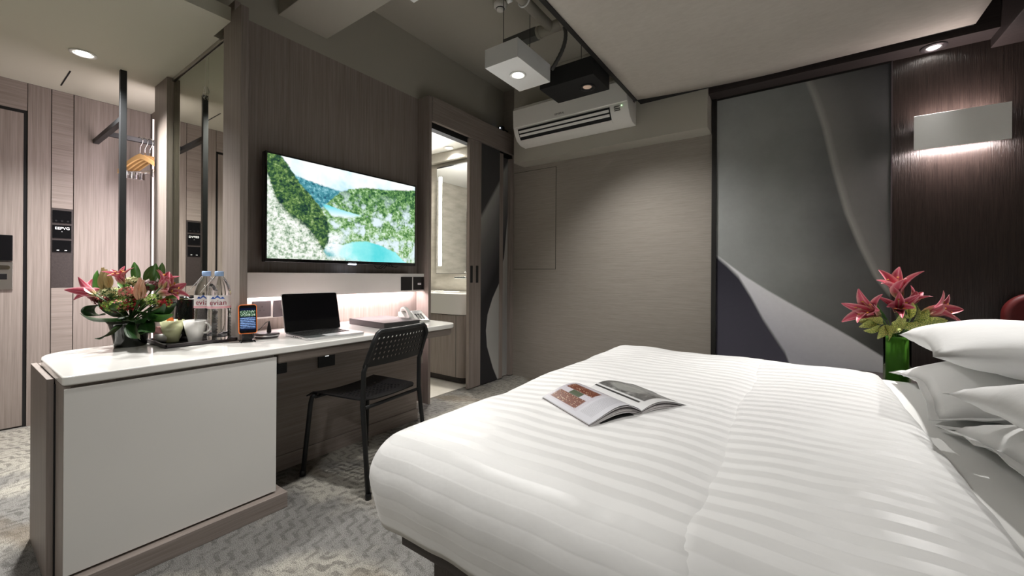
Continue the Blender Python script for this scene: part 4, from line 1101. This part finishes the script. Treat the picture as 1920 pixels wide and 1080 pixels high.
def nz(x, y, s, a): return a * noise.noise(Vector((x * s, y * s, 3.3)))
def drape(x0, x1, y0, y1, R, zt, hang, foot, nu, nv, x1drop, puff, seed):
    """quilt over the bed: folds down at y0, y1 (and x0 when foot)"""
    Lq = R * PI / 2
    umin = -(Lq + hang) if foot else -.05
    def fn(a, b):
        L1 = (x1 - x0 - (R if foot else .05))
        u = umin + a * (L1 - umin + .05)
        L2 = (y1 - y0 - 2 * R); v = -(Lq + hang) + b * (L2 + 2 * (Lq + hang))
        du = max(0, -u); dv = max(0, -v, v - L2); sv = -1 if v < 0 else 1
        ox = x0 + (R if foot else .05)
        X = ox + max(0, min(u, L1)); Y = y0 + R + max(0, min(v, L2)); Z = zt
        ins = min(1, min(max(0, v) , max(0, L2 - v)) / .35)
        insx = min(1, (max(0, u) if foot else max(0, u + .05)) / .30) * min(1, max(0, L1 + .02 - u) / .12)
        Z += puff * (math.sin(ins * PI / 2) * math.sin(min(1, insx) * PI / 2) - 1)
        def fold(d):
            if d <= Lq: t_ = d / R; return R * math.sin(t_), R * (1 - math.cos(t_))
            e = d - Lq; return R - .20 * e - .25 * e * e, R + e * .98
        if foot and du > 0 or dv > 0:
            if not foot: du = 0
            d = max(du, dv); th = math.atan2(dv, du)
            g_, h_ = fold(d)
            X -= g_ * math.cos(th) * (1 if du > 0 else 0); Y += sv * g_ * math.sin(th) * (1 if dv > 0 else 0); Z -= h_
        if not foot and u < 0:
            t_ = -u / .05; X = ox - .05 * math.sin(t_ * PI / 2); Z -= .045 * (1 - math.cos(t_ * PI / 2))
        if u > L1:
            t_ = (u - L1) / .05; X = ox + L1 + .05 * math.sin(t_ * PI / 2); Z -= x1drop * (1 - math.cos(t_ * PI / 2))
        X += nz(Y + seed, Z, 5, .008) + nz(Y, Z + seed, 16, .003); Y += nz(X + seed, Z, 5, .008) + nz(X, Z, 14, .003)
        Z += nz(X + seed, Y, 3.2, .012) + nz(X, Y + seed, 9, .004)
        return Vector((X, Y, Z))
    return MB().grid(fn, nu, nv, uv=True)
dv = thing('duvet', 'white satin striped duvet spread over the bed', 'duvet', (-.4, 1.9, .30))
drape(-1.150, -.185, .765, 3.015, .13, .615, .135, True, 60, 110, .035, .012, 0).build('lower_section', 'duvet', dv, smooth=True, solid=.012)
drape(-.215, .315, .775, 3.01, .12, .620, .135, False, 40, 110, .045, .018, 5).build('upper_section', 'duvet', dv, smooth=True, solid=.012)

def pillow(label, c, a, b, h, rot, flange=0, seed=0, droop=.04):
    t = thing('pillow', label, 'pillow', c, rot=rot, group='white pillows at the bed head')
    q = MB(); N = 26
    def fn(sgn):
        def f(i, j):
            u, v = 2 * i - 1, 2 * j - 1
            x = a * u * (1 - .085 * (1 - v * v)); y = b * v * (1 - .085 * (1 - u * u))
            base = max(0, (1 - abs(u) ** 2.4) * (1 - abs(v) ** 2.4))
            z = sgn * h * base ** .52
            w = noise.noise(Vector((x * 7 + seed, y * 7, sgn))) * .012 + noise.noise(Vector((x * 18, y * 18 + seed, sgn))) * .004
            edge = noise.noise(Vector((math.atan2(v, u) * 7, seed, 0))) * .010 * (1 - min(1, base * 3))
            return Vector((x, y, z + w * min(1, base * 2.5) + edge - droop * (abs(u) * abs(v)) ** 1.5 - droop * .35 * max(abs(u), abs(v)) ** 4))
        return f
    for sgn in (1, -1): q.grid(fn(sgn), N, N)
    bmesh.ops.remove_doubles(q.bm, verts=q.bm.verts, dist=.0012)
    q.build('cushion', 'pillow', t, smooth=True, local=True)
    if flange:
        q = MB(); M_ = 120
        def fl(i, j):
            s_ = i * 4; k_ = int(min(s_, 3.9999)); f_ = s_ - k_
            u, v = ((-1 + 2 * f_, -1), (1, -1 + 2 * f_), (1 - 2 * f_, 1), (-1, 1 - 2 * f_))[k_]
            x = a * u * (1 - .085 * (1 - v * v)); y = b * v * (1 - .085 * (1 - u * u))
            g_ = 1 + (j * 1.25 - .25) * flange / max(a, b)
            w = noise.noise(Vector((x * 12, y * 12, seed))) * .016 * j
            return Vector((x * g_, y * g_, w - droop * (abs(u) * abs(v)) ** 1.5 - droop * .35))
        q.grid(fl, M_, 3); bmesh.ops.remove_doubles(q.bm, verts=q.bm.verts, dist=.0005)
        q.build('flange', 'pillow', t, smooth=True, local=True, solid=.003)
    return t
pillow('lower white pillow of the stack next to the flowers', (.77, 2.54, .665), .34, .43, .090, (0, .02, -.02), .035, 1, .055)
pillow('upper white pillow of the stack next to the flowers', (.78, 2.40, .845), .38, .50, .105, (-.04, .05, -.06), 0, 2, .02)
pillow('lower white pillow of the stack nearest the viewpoint', (.78, 1.56, .655), .34, .46, .085, (0, .02, .03), .035, 3, .05)
pillow('upper white pillow of the stack nearest the viewpoint', (.80, 1.40, .790), .40, .46, .095, (.03, .04, .05), 0, 4, .05)

# ================================================================== MAGAZINE
def page_print(kind):
    g = G('magazine_page_' + kind); u, v, z = g.coords('UV')
    nf = g.noise(60, 3, .6); vor = g.voronoi(34)
    if kind == 'left':                                   # u: 0 outer edge .. 1 spine, v: 0 near .. 1 far
        white = (.55, .55, .59)
        pil = g.ramp(nf, [(.35, (.05, .012, .008)), (.6, (.20, .05, .02))])
        pil = g.mix(g.step(.22, vor, .05), pil, (.75, .62, .45))
        band = lambda lo, hi: g.step(v, lo, .008) * g.step(hi, v, .008)
        inu = g.step(v, .40, .01) * g.step(.95, v, .02)
        ub = lambda lo, hi: g.step(u, lo, .008) * g.step(hi, u, .008)
        c = g.mix(g.step(u, .08, .005) * g.step(.96, u, .005) * g.step(v, .34, .005), white, g.ramp(nf, [(.3, (.42, .40, .45)), (.7, (.60, .58, .62))]))
        for lo, hi in ((.12, .34), (.46, .66), (.80, .93)): c = g.mix(ub(lo, hi) * inu, c, pil)
        c = g.mix(ub(.34, .46) * band(.55, .78), c, (.06, .08, .04))
        ln = g.step(((v * 44).frac() - .5).abs(), .26, .06) * g.step(g.noise(90, 2, .5), .40, .05)
        c = g.mix(ln * .55 * g.step(u, .12, .005) * g.step(.92, u, .005) * g.step(v, .08, .01) * g.step(.30, v, .01), c, (.25, .25, .28))
    else:                                                # u: 0 spine .. 1 outer edge
        c = g.mix(g.step(u, .20, .01) * g.step(v, .12, .01), (.62, .62, .62), g.ramp(g.noise(7, 5, .6, dist=1.5), [(.35, (.06, .06, .06)), (.55, (.13, .13, .125)), (.66, (.30, .30, .29))]))
        ci = g.step(.20, (((u - .45) * (u - .45) + (v - .62) * (v - .62) * .4)) * 6, .05)
        c = g.mix(ci * .6, c, (.36, .37, .35))
        c = g.mix(g.step(.02, (u - .14).abs(), .004) * g.step(v, .15, .01), c, (.02, .02, .02))
    g.set(Base_Color=c, Roughness=.3)
    return g.m
wd = Vector((.49, .872, 0)).normalized(); hdv = Vector((-.872, .49, 0)).normalized()
s0 = Vector((-.455, 1.455, .602))
mg = thing('magazine', 'open glossy magazine lying on the duvet', 'magazine', (s0.x, s0.y, s0.z), math.atan2(wd.y, wd.x))
PWd, PHt = .235, .315                                    # local x across pages, y along the spine
def lz(t_, lift, thick): return thick + lift * (math.sin(PI * min(1, t_ * .92 + .03)) ** 1.0) * (1.15 - .8 * t_) + .012 * (1 - t_)
def sheet(side, lift, thick, w=PWd, y0=0.0, skew=0.0):
    def fn(u, v):
        t_ = (1 - u) if side < 0 else u
        x = side * t_ * w * .98; return Vector((x + skew * v, y0 + v * PHt, lz(t_, lift, thick) + .006 * v * t_))
    return fn
lay = ((-1, .018, .002, .245), (-1, .030, .005, .242), (-1, .036, .008, .238), (1, .012, .002, .262), (1, .020, .005, .258), (1, .026, .008, .252))
for k, (sd, lf, th, w) in enumerate(lay):
    MB().grid(sheet(sd, lf, th, w), 14, 4).build('page', 'label_white' if k % 3 else 'black_matte', mg, smooth=True, local=True, solid=.0008)
for k in range(3):
    MB().grid(sheet(-1, .040 + .003 * k, .010 + .0018 * k, .236 - .001 * k), 14, 4).build('page', 'label_white' if k % 2 == 0 else 'socket_grey', mg, smooth=True, local=True, solid=.0006)
    MB().grid(sheet(1, .029 + .003 * k, .010 + .0018 * k, .25 - .001 * k), 14, 4).build('page', 'label_white' if k % 2 == 0 else 'socket_grey', mg, smooth=True, local=True, solid=.0006)
MB().grid(sheet(-1, .0505, .0165, .234), 18, 6, uv=True).build('printed_page', page_print('left'), mg, smooth=True, local=True)
MB().grid(sheet(1, .038, .0165, .248), 18, 6, uv=True).build('printed_page', page_print('right'), mg, smooth=True, local=True)

# ================================================================== BEDSIDE: TABLE, RED CHAIR
t = thing('bedside_table', 'dark bedside table behind the bed carrying the lily vase', 'bedside table', (.52, 3.34, 0))
MB().box(.26, .80, 3.08, 3.62, .02, .455).build('carcass', 'dark_soffit', t, bevel=.003)
MB().box(.245, .815, 3.065, 3.635, .457, .480).build('top', 'dark_soffit', t, bevel=.003)
MB().box(.28, .78, 3.072, 3.08, .06, .43).build('drawer_front', 'dark_wood', t, bevel=.002)
t = thing('red_chair', 'red upholstered chair with rounded back beside the dark wall', 'chair', (1.22, 3.42, 0))
q = MB(); q.prism(rrect(.965, 1.47, .42, 1.035, .13, 10), 3.52, 3.60, Matrix(((1, 0, 0, 0), (0, 0, 1, 0), (0, 1, 0, 0), (0, 0, 0, 1)))).build('backrest', 'red', t, bevel=.03, seg=4)
MB().prism(rrect(.985, 1.45, 3.12, 3.58, .08), .36, .46).build('seat', 'red', t, bevel=.03, seg=4)
for x_ in (1.02, 1.415):
    for y_ in (3.16, 3.55): MB().tube([(x_, y_, 0), (x_, y_, .37)], .014, 8).build('leg', 'black_metal', t, smooth=True)

# ================================================================== FLOWERS
def petal_mat(name, deep, edge, base):
    g = G(name); u, v, z = g.coords('UV')
    e = (u - .5).abs() * 2
    c = g.mix(g.step(e, .80, .22), deep, edge)
    c = g.mix(g.step(.10, e, .08) * .5, c, edge)
    c = g.mix(g.step(.18, v, .14), c, base)
    sp_ = g.step(.16, g.voronoi(26), .05) * g.step(.60, v, .15) * .5
    c = g.mix(sp_, c, (.30, .02, .04))
    g.set(Base_Color=c, Roughness=.5, Sheen_Weight=.1, Subsurface_Weight=0.0)
    g.bump(e, .15, .01)
    return g.m
MT['lily_pink'] = petal_mat('lily_petal_pink', (.52, .07, .12), (.78, .42, .42), (.55, .50, .25))
MT['lily_deep'] = petal_mat('lily_petal_deep', (.42, .03, .07), (.75, .35, .40), (.50, .45, .22))
def leaf_mat(name, a, b, spots=None):
    g = G(name); u, v, z = g.coords('UV')
    n = g.noise(6, 3, .5); e = (u - .5).abs() * 2
    vein = g.step(.07, e, .04)
    c = g.mix(n, a, b); c = g.mix(vein * .4, c, tuple(min(1, q * 1.6) for q in b))
    if spots: c = g.mix(g.step(g.noise(17, 2, .6), .48, .04), c, spots)
    g.set(Base_Color=c, Roughness=.32); g.bump(((u * 9).frac() - .5).abs(), .1, .004)
    return g.m
MT['leaf'] = leaf_mat('ruscus_leaf', (.025, .085, .012), (.07, .19, .03))
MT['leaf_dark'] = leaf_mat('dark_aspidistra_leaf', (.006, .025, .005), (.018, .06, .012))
MT['leaf_spot'] = leaf_mat('speckled_croton_leaf', (.03, .12, .012), (.09, .24, .03), (.72, .70, .24))
MT['bud'] = leaf_mat('lily_bud', (.40, .36, .13), (.62, .42, .22))
MT['bud_pink'] = leaf_mat('pale_pink_bud', (.62, .36, .22), (.75, .48, .36))
MT['hydr'] = plain('cream_green_florets', (.50, .50, .26), .7)
MT['floret_green'] = plain('lime_florets', (.27, .42, .07), .7)
MT['floret_red'] = plain('red_florets', (.42, .02, .03), .6)
MT['floret_wine'] = plain('wine_florets', (.10, .01, .015), .6)
MT['floret_pink'] = plain('coral_florets', (.75, .25, .22), .6)

def blade_mesh(name, L, w, a0, a1, cup=.25, tip=1.6, nu=4, nv=9, wave=0):
    """petal or leaf: starts at origin along +Z, bends towards +X from angle a0 to a1 (radians from Z)"""
    q = MB(); pts = []; x = z = 0
    for j in range(nv + 1):
        a = a0 + (a1 - a0) * (j / nv) ** 1.2; pts.append((x, z, a)); x += L / nv * math.sin(a); z += L / nv * math.cos(a)
    def fn(u, v):
        j = min(nv, int(round(v * nv))); x_, z_, a = pts[j]
        ww = w * (math.sin(PI * min(1, (v * .93 + .05)) ** .85) ** .8) * (1 - .15 * v ** tip)
        s_ = (u - .5); lift = cup * ww * (4 * s_ * s_) + wave * math.sin(v * 11) * abs(s_)
        return Vector((x_ - lift * math.cos(a), s_ * ww, z_ + lift * math.sin(a)))
    q.grid(fn, nu, nv, uv=True)
    me = bpy.data.meshes.new(name); q.bm.to_mesh(me); q.bm.free()
    for p_ in me.polygons: p_.use_smooth = True
    return me
PET = {}
def get_mesh(key, *a, **k):
    if key not in PET: PET[key] = blade_mesh(key, *a, **k)
    return PET[key]
def child(name, me, mat, parent, rot=(0, 0, 0), loc=(0, 0, 0), sc=1, solid=.0008):
    kk = (me.name, mat)
    if kk not in PET:
        m2 = me.copy(); m2.materials.append(MT[mat]); PET[kk] = m2
    o = bpy.data.objects.new(name, PET[kk]); link(o); o.parent = parent
    o.rotation_euler = rot; o.location = loc; o.scale = (sc,) * 3
    return o
def axis_rot(d, spin=0):
    q = Vector(d).normalized().to_track_quat('Z', 'X'); return (q.to_matrix() @ Matrix.Rotation(spin, 3, 'Z')).to_euler()
SEG = 10
def lily(label, c, d, L, mat='lily_pink', open_=1.0, root=None, group=None, spin=0):
    t = thing('lily', label, 'flower', c, rot=axis_rot(d, spin), group=group)
    o_ = get_mesh('petal_o%.2f' % open_, 1.0, .30, .25, .25 + 1.45 * open_, .35)
    i_ = get_mesh('petal_i%.2f' % open_, .96, .38, .20, .20 + 1.30 * open_, .30)
    for k in range(6):
        child('petal', o_ if k % 2 else i_, mat, t, (random.uniform(-.08, .08), random.uniform(-.12, .12), k * PI / 3), sc=L * random.uniform(.92, 1.05))
    for k in range(5):
        a = k * 2 * PI / 5; e = Vector((math.cos(a) * .20, math.sin(a) * .20, .62)) * L
        MB().tube([(0, 0, 0), (e.x * .4, e.y * .4, e.z * .6), tuple(e)], .0011, 4).build('stamen', 'stamen', t, local=True)
        MB().box(e.x - .0028, e.x + .0028, e.y - .0055, e.y + .0055, e.z - .0015, e.z + .002).build('anther', 'pollen', t, local=True)
    if root is not None:
        r_ = Matrix.Translation(c) @ Euler(t.rotation_euler).to_matrix().to_4x4()
        e = r_.inverted() @ Vector(root)
        MB().tube([(0, 0, .004), tuple(e * .4 + Vector((0, 0, -.02))), tuple(e)], .0032, 6).build('stem', 'stem', t, local=True, smooth=True)
    return t
def bud(label, c, d, L, mat, root=None, group=None):
    t = thing('lily_bud', label, 'flower bud', c, rot=axis_rot(d), group=group)
    m_ = get_mesh('budpetal', 1.0, .36, .22, -.20, .5)
    for k in range(5): child('petal', m_, mat, t, (0, 0, k * 2 * PI / 5), sc=L)
    if root is not None:
        e = (Matrix.Translation(c) @ Euler(t.rotation_euler).to_matrix().to_4x4()).inverted() @ Vector(root)
        MB().tube([(0, 0, .004), tuple(e)], .003, 6).build('stem', 'stem', t, local=True, smooth=True)
    return t
def leaf(label, c, tipdir, L, mat, w=.36, bend=.5, group=None, name='leaf', spin=0, root=None, key='leaf', a0=.1):
    t = thing(name, label, 'leaf', c, rot=axis_rot(tipdir, spin), group=group)
    m_ = get_mesh('%s_%.2f_%.2f' % (key, w, bend), 1.0, w, a0, a0 + bend, .18, wave=.03)
    child('blade', m_, mat, t, sc=L)
    if root is not None:
        e = (Matrix.Translation(c) @ Euler(t.rotation_euler).to_matrix().to_4x4()).inverted() @ Vector(root)
        MB().tube([(0, 0, .006), tuple(e)], .0025, 5).build('stalk', 'stem', t, local=True)
    return t
def cluster(label, c, r, mat, n=70, fl=.010, root=None, group=None, flat=.75, mat2=None):
    t = thing('flower_cluster', label, 'flower', c, group=group)
    for kind_, mm, cnt in (('florets', mat, n), ('accent_florets', mat2, n // 2)):
        if not mm: continue
        q = MB()
        for k in range(cnt):
            d = Vector((random.gauss(0, 1), random.gauss(0, 1), random.gauss(.25, .8))).normalized()
            p_ = Vector((d.x * r, d.y * r, d.z * r * flat)) * random.uniform(.82, 1.06)
            a = d.orthogonal().normalized(); b = d.cross(a)
            s_ = fl * random.uniform(.6, 1.2); ce = q.bm.verts.new(p_)
            ring = [q.bm.verts.new(p_ + (a * math.cos(2 * PI * i / 8) + b * math.sin(2 * PI * i / 8)) * s_ * (1 if i % 2 else .35) + d * s_ * (.35 if i % 2 else .1)) for i in range(8)]
            for i in range(8): q.bm.faces.new((ce, ring[i], ring[(i + 1) % 8]))
        q.build(kind_, mm, t, local=True, kind='stuff')
    MB().sphere((0, 0, 0), r * .80, 10, (1, 1, flat)).build('core', 'stem', t, local=True, smooth=True)
    if root is not None:
        MB().tube([(0, 0, -r * .5), tuple(Vector(root) - Vector(c))], .003, 5).build('stem', 'stem', t, local=True)
    return t

# ---- bouquet on the desk
vz = DZ
V0 = Vector((-2.635, .535, vz))
t = thing('flower_vase', 'dark flared glass vase holding the large bouquet on the desk', 'vase', V0)
MB().lathe([(0, 0), (.058, 0), (.060, .006), (.062, .03), (.070, .07), (.080, .110), (.090, .125), (.087, .125), (.077, .110), (.064, .07), (.054, .03), (0, .012)], V0, 36).build('glass', 'dark_glass', t, smooth=True)
R_ = V0 + Vector((0, 0, .10))
BG = 'bouquet on the desk'
dep = (V0 - Cv).dot(Fv)
def at(px, py, dd=0): return atd(px, py, dep + dd)
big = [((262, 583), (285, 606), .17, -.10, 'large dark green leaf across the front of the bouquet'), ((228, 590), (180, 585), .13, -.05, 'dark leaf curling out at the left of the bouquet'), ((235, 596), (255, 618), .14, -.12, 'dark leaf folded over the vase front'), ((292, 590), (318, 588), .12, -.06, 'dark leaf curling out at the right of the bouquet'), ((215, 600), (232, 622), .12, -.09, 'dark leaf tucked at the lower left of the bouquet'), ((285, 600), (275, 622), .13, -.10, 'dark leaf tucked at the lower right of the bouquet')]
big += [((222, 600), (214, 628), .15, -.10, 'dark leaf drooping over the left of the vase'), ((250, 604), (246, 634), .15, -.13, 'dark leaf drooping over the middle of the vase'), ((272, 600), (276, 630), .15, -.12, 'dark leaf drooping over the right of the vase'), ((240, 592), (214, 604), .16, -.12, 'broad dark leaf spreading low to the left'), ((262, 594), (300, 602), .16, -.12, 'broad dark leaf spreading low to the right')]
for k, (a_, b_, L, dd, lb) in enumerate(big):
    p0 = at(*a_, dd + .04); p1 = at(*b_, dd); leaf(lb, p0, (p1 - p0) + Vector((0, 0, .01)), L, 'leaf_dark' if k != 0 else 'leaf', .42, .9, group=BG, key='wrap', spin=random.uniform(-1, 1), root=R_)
def loop(label, cpx, cpy, rx, rz_, dd):
    c = at(cpx, cpy, dd); q = MB()
    def fn(u, v):
        a = 2 * PI * (v * .86 + .05); w = .055 * (math.sin(PI * v) ** .4 + .15)
        return c + Rv * (rx * math.cos(a)) + U0 * (rz_ * math.sin(a)) + Fv * ((u - .5) * w)
    q.grid(fn, 3, 20); q.build('leaf', 'leaf_dark', label=label, cat='leaf', group=BG, smooth=True, solid=.001)
loop('looped glossy leaf at the left side of the bouquet', 181, 582, .042, .026, -.02)
loop('looped glossy leaf at the right side of the bouquet', 302, 585, .036, .030, -.02)
ups = [((190, 545), (172, 505), .12, 'upright green leaf at the far left of the bouquet'), ((256, 530), (252, 492), .105, 'tall green leaf at the top of the bouquet'), ((270, 525), (286, 502), .10, 'green leaf right of the tallest leaf'), ((285, 530), (291, 500), .105, 'broad green leaf at the upper right'), ((300, 525), (304, 502), .09, 'narrow green leaf at the far right top'), ((248, 545), (218, 528), .105, 'glossy green leaf lying across the middle'), ((180, 550), (178, 520), .10, 'dark green leaf beside the left leaf'), ((228, 560), (205, 555), .09, 'green leaf low at the left'), ((310, 560), (330, 555), .08, 'green leaf under the right lily')]
for k, (a_, b_, L, lb) in enumerate(ups):
    dd = random.uniform(-.04, .08); p0, p1 = at(*a_, dd), at(*b_, dd)
    leaf(lb, p0, p1 - p0 + Vector((random.uniform(-.01, .01), 0, 0)), L, 'leaf', .36, .35, group=BG, root=R_ + Vector((0, 0, .02)), spin=math.radians(125) + random.uniform(-.5, .5))
lil = [((178, 552), (-1.0, -.25, .25), .118, 'lily_deep', .72, 'pink lily reaching out at the left of the bouquet'), ((232, 533), (.25, -.35, .9), .10, 'lily_deep', .8, 'deep pink lily at the top of the bouquet'), ((298, 551), (.75, .55, .35), .125, 'lily_pink', .95, 'wide open pink lily at the right of the bouquet'), ((300, 540), (.3, .4, .9), .10, 'lily_deep', .7, 'pink lily standing above the right one')]
for (a_, d, L, m_, op, lb) in lil:
    lily(lb, at(*a_, -.06), d, L, m_, op, R_ + Vector((0, 0, .03)), BG, spin=random.uniform(0, 1))
for a_, b_, L, m_, lb in (((196, 545), (193, 505), .11, 'bud', 'yellow green closed bud at the upper left'), ((205, 540), (200, 512), .09, 'bud', 'slim yellow green bud beside the larger one'), ((260, 562), (262, 528), .105, 'bud_pink', 'pale pink closed bud in the middle'), ((264, 560), (268, 530), .09, 'bud_pink', 'slender pale pink bud right of the middle bud'), ((310, 545), (316, 527), .06, 'bud', 'small bud at the right edge')):
    p0, p1 = at(*a_, -.06), at(*b_, -.06); bud(lb, p0, p1 - p0, L, m_, R_ + Vector((0, 0, .03)), BG)
cl = [((203, 548), .036, 'hydr', None, 'cream green flower head at the left'), ((249, 528), .030, 'hydr', None, 'cream green flower head at the top'), ((222, 552), .036, 'hydr', 'floret_green', 'cream flower head left of the middle bud'), ((240, 548), .032, 'floret_pink', 'hydr', 'pale pink flower head beside the middle bud'), ((285, 537), .036, 'floret_wine', None, 'dark wine flower head at the right'), ((193, 562), .036, 'floret_wine', 'floret_pink', 'wine red flower head at the lower left'), ((222, 574), .042, 'floret_green', 'floret_pink', 'lime and coral flower head at the lower front'), ((243, 572), .040, 'floret_red', 'floret_green', 'red and lime flower head at the front'), ((266, 564), .042, 'floret_red', 'floret_green', 'red flower head right of the front one'), ((290, 563), .036, 'floret_green', 'hydr', 'lime flower head under the right lily'), ((207, 574), .034, 'floret_green', 'floret_red', 'lime flower head near the left loop'), ((250, 556), .034, 'floret_green', None, 'lime flower head in the centre'), ((310, 568), .026, 'floret_red', 'floret_green', 'small red flower head at the right edge')]
for k, (a_, r, m_, m2, lb) in enumerate(cl):
    cluster(lb, at(*a_, -.05 + .03 * (k % 3)), r, m_, 80, .010, R_ + Vector((0, 0, .02)), BG, mat2=m2)

# ---- bouquet by the bed
V1 = Vector((.485, 3.30, .480)); dep = (V1 - Cv).dot(Fv)
t = thing('flower_vase', 'tall green glass cylinder vase on the bedside table', 'vase', V1)
MB().lathe([(0, 0), (.058, 0), (.062, .006), (.062, .305), (.059, .305), (.058, .012), (0, .010)], V1, 32).build('glass', 'green_glass', t, smooth=True)
MB().lathe([(.050, .012), (.054, .02), (.054, .285), (.050, .286)], V1, 24).build('leaf_lining', 'vase_leaf', t, smooth=True)
R_ = V1 + Vector((0, 0, .22)); BG = 'lily bouquet beside the bed'
lil = [((1650, 591), (-.60, -.60, .30), .205, 'lily_pink', .75, 'wide open pink lily at the left beside the bed'), ((1688, 560), (-.25, -.40, .85), .195, 'lily_pink', .62, 'tall pink lily at the top beside the bed'), ((1683, 585), (-.05, -.7, .4), .16, 'lily_deep', .66, 'pink lily in the middle of the bedside bouquet'), ((1728, 588), (.75, -.35, .30), .185, 'lily_pink', .75, 'pink lily bending right behind the pillow'), ((1700, 575), (.5, -.2, .8), .13, 'lily_deep', .55, 'half open lily right of the tallest one')]
for (a_, d, L, m_, op, lb) in lil: lily(lb, at(*a_, -.05), d, L, m_, op, R_, BG, spin=random.uniform(0, 1))
lv = [((1645, 608), (1608, 597), .13), ((1650, 612), (1634, 624), .12), ((1665, 612), (1655, 626), .12), ((1690, 612), (1662, 622), .13), ((1705, 600), (1706, 572), .11), ((1715, 600), (1728, 582), .12), ((1715, 605), (1738, 588), .12), ((1720, 612), (1752, 598), .13), ((1690, 612), (1720, 612), .12), ((1680, 600), (1692, 590), .10), ((1640, 604), (1620, 612), .11), ((1672, 606), (1690, 604), .11), ((1705, 608), (1690, 614), .10), ((1655, 604), (1640, 596), .12), ((1700, 596), (1716, 576), .13), ((1725, 606), (1758, 604), .12), ((1660, 610), (1672, 628), .12), ((1690, 604), (1700, 586), .12), ((1735, 604), (1745, 594), .11)]
sprays = {}
for nm, lb in (('l', 'speckled yellow green leaf spray at the left of the bedside bouquet'), ('c', 'speckled yellow green leaf spray at the front of the bedside bouquet'), ('r', 'speckled yellow green leaf spray at the right of the bedside bouquet')):
    sprays[nm] = thing('foliage_spray', lb, 'foliage', R_, group=BG)
for k, (a_, b_, L) in enumerate(lv):
    sp_ = sprays['l' if b_[0] < 1650 else 'c' if b_[0] < 1705 else 'r']
    p0, p1 = at(*a_, -.05), at(*b_, -.10)
    lf_ = child('leaf', get_mesh('spotleaf', 1.0, .42, .1, .6, .18, wave=.03), 'leaf_spot', sp_, axis_rot(p1 - p0, random.uniform(-.6, .6) + 1.9), p0 - R_, L)
    MB().tube([R_, (R_ + p0) / 2 + Vector((0, 0, .01)), p0], .0022, 5).build('stalk', 'stem', sp_)
for k, (a_, b_, L) in enumerate((((1665, 600), (1622, 558), .12), ((1712, 590), (1722, 562), .10), ((1660, 600), (1592, 586), .13))):
    p0, p1 = at(*a_, .05), at(*b_, .05); leaf('plain dark green leaf ' + ['rising at the left behind the bedside lilies', 'rising at the right behind the bedside lilies', 'pointing far left under the bedside lily'][k], p0, p1 - p0, L, 'leaf', .25, .3, group=BG, root=R_)
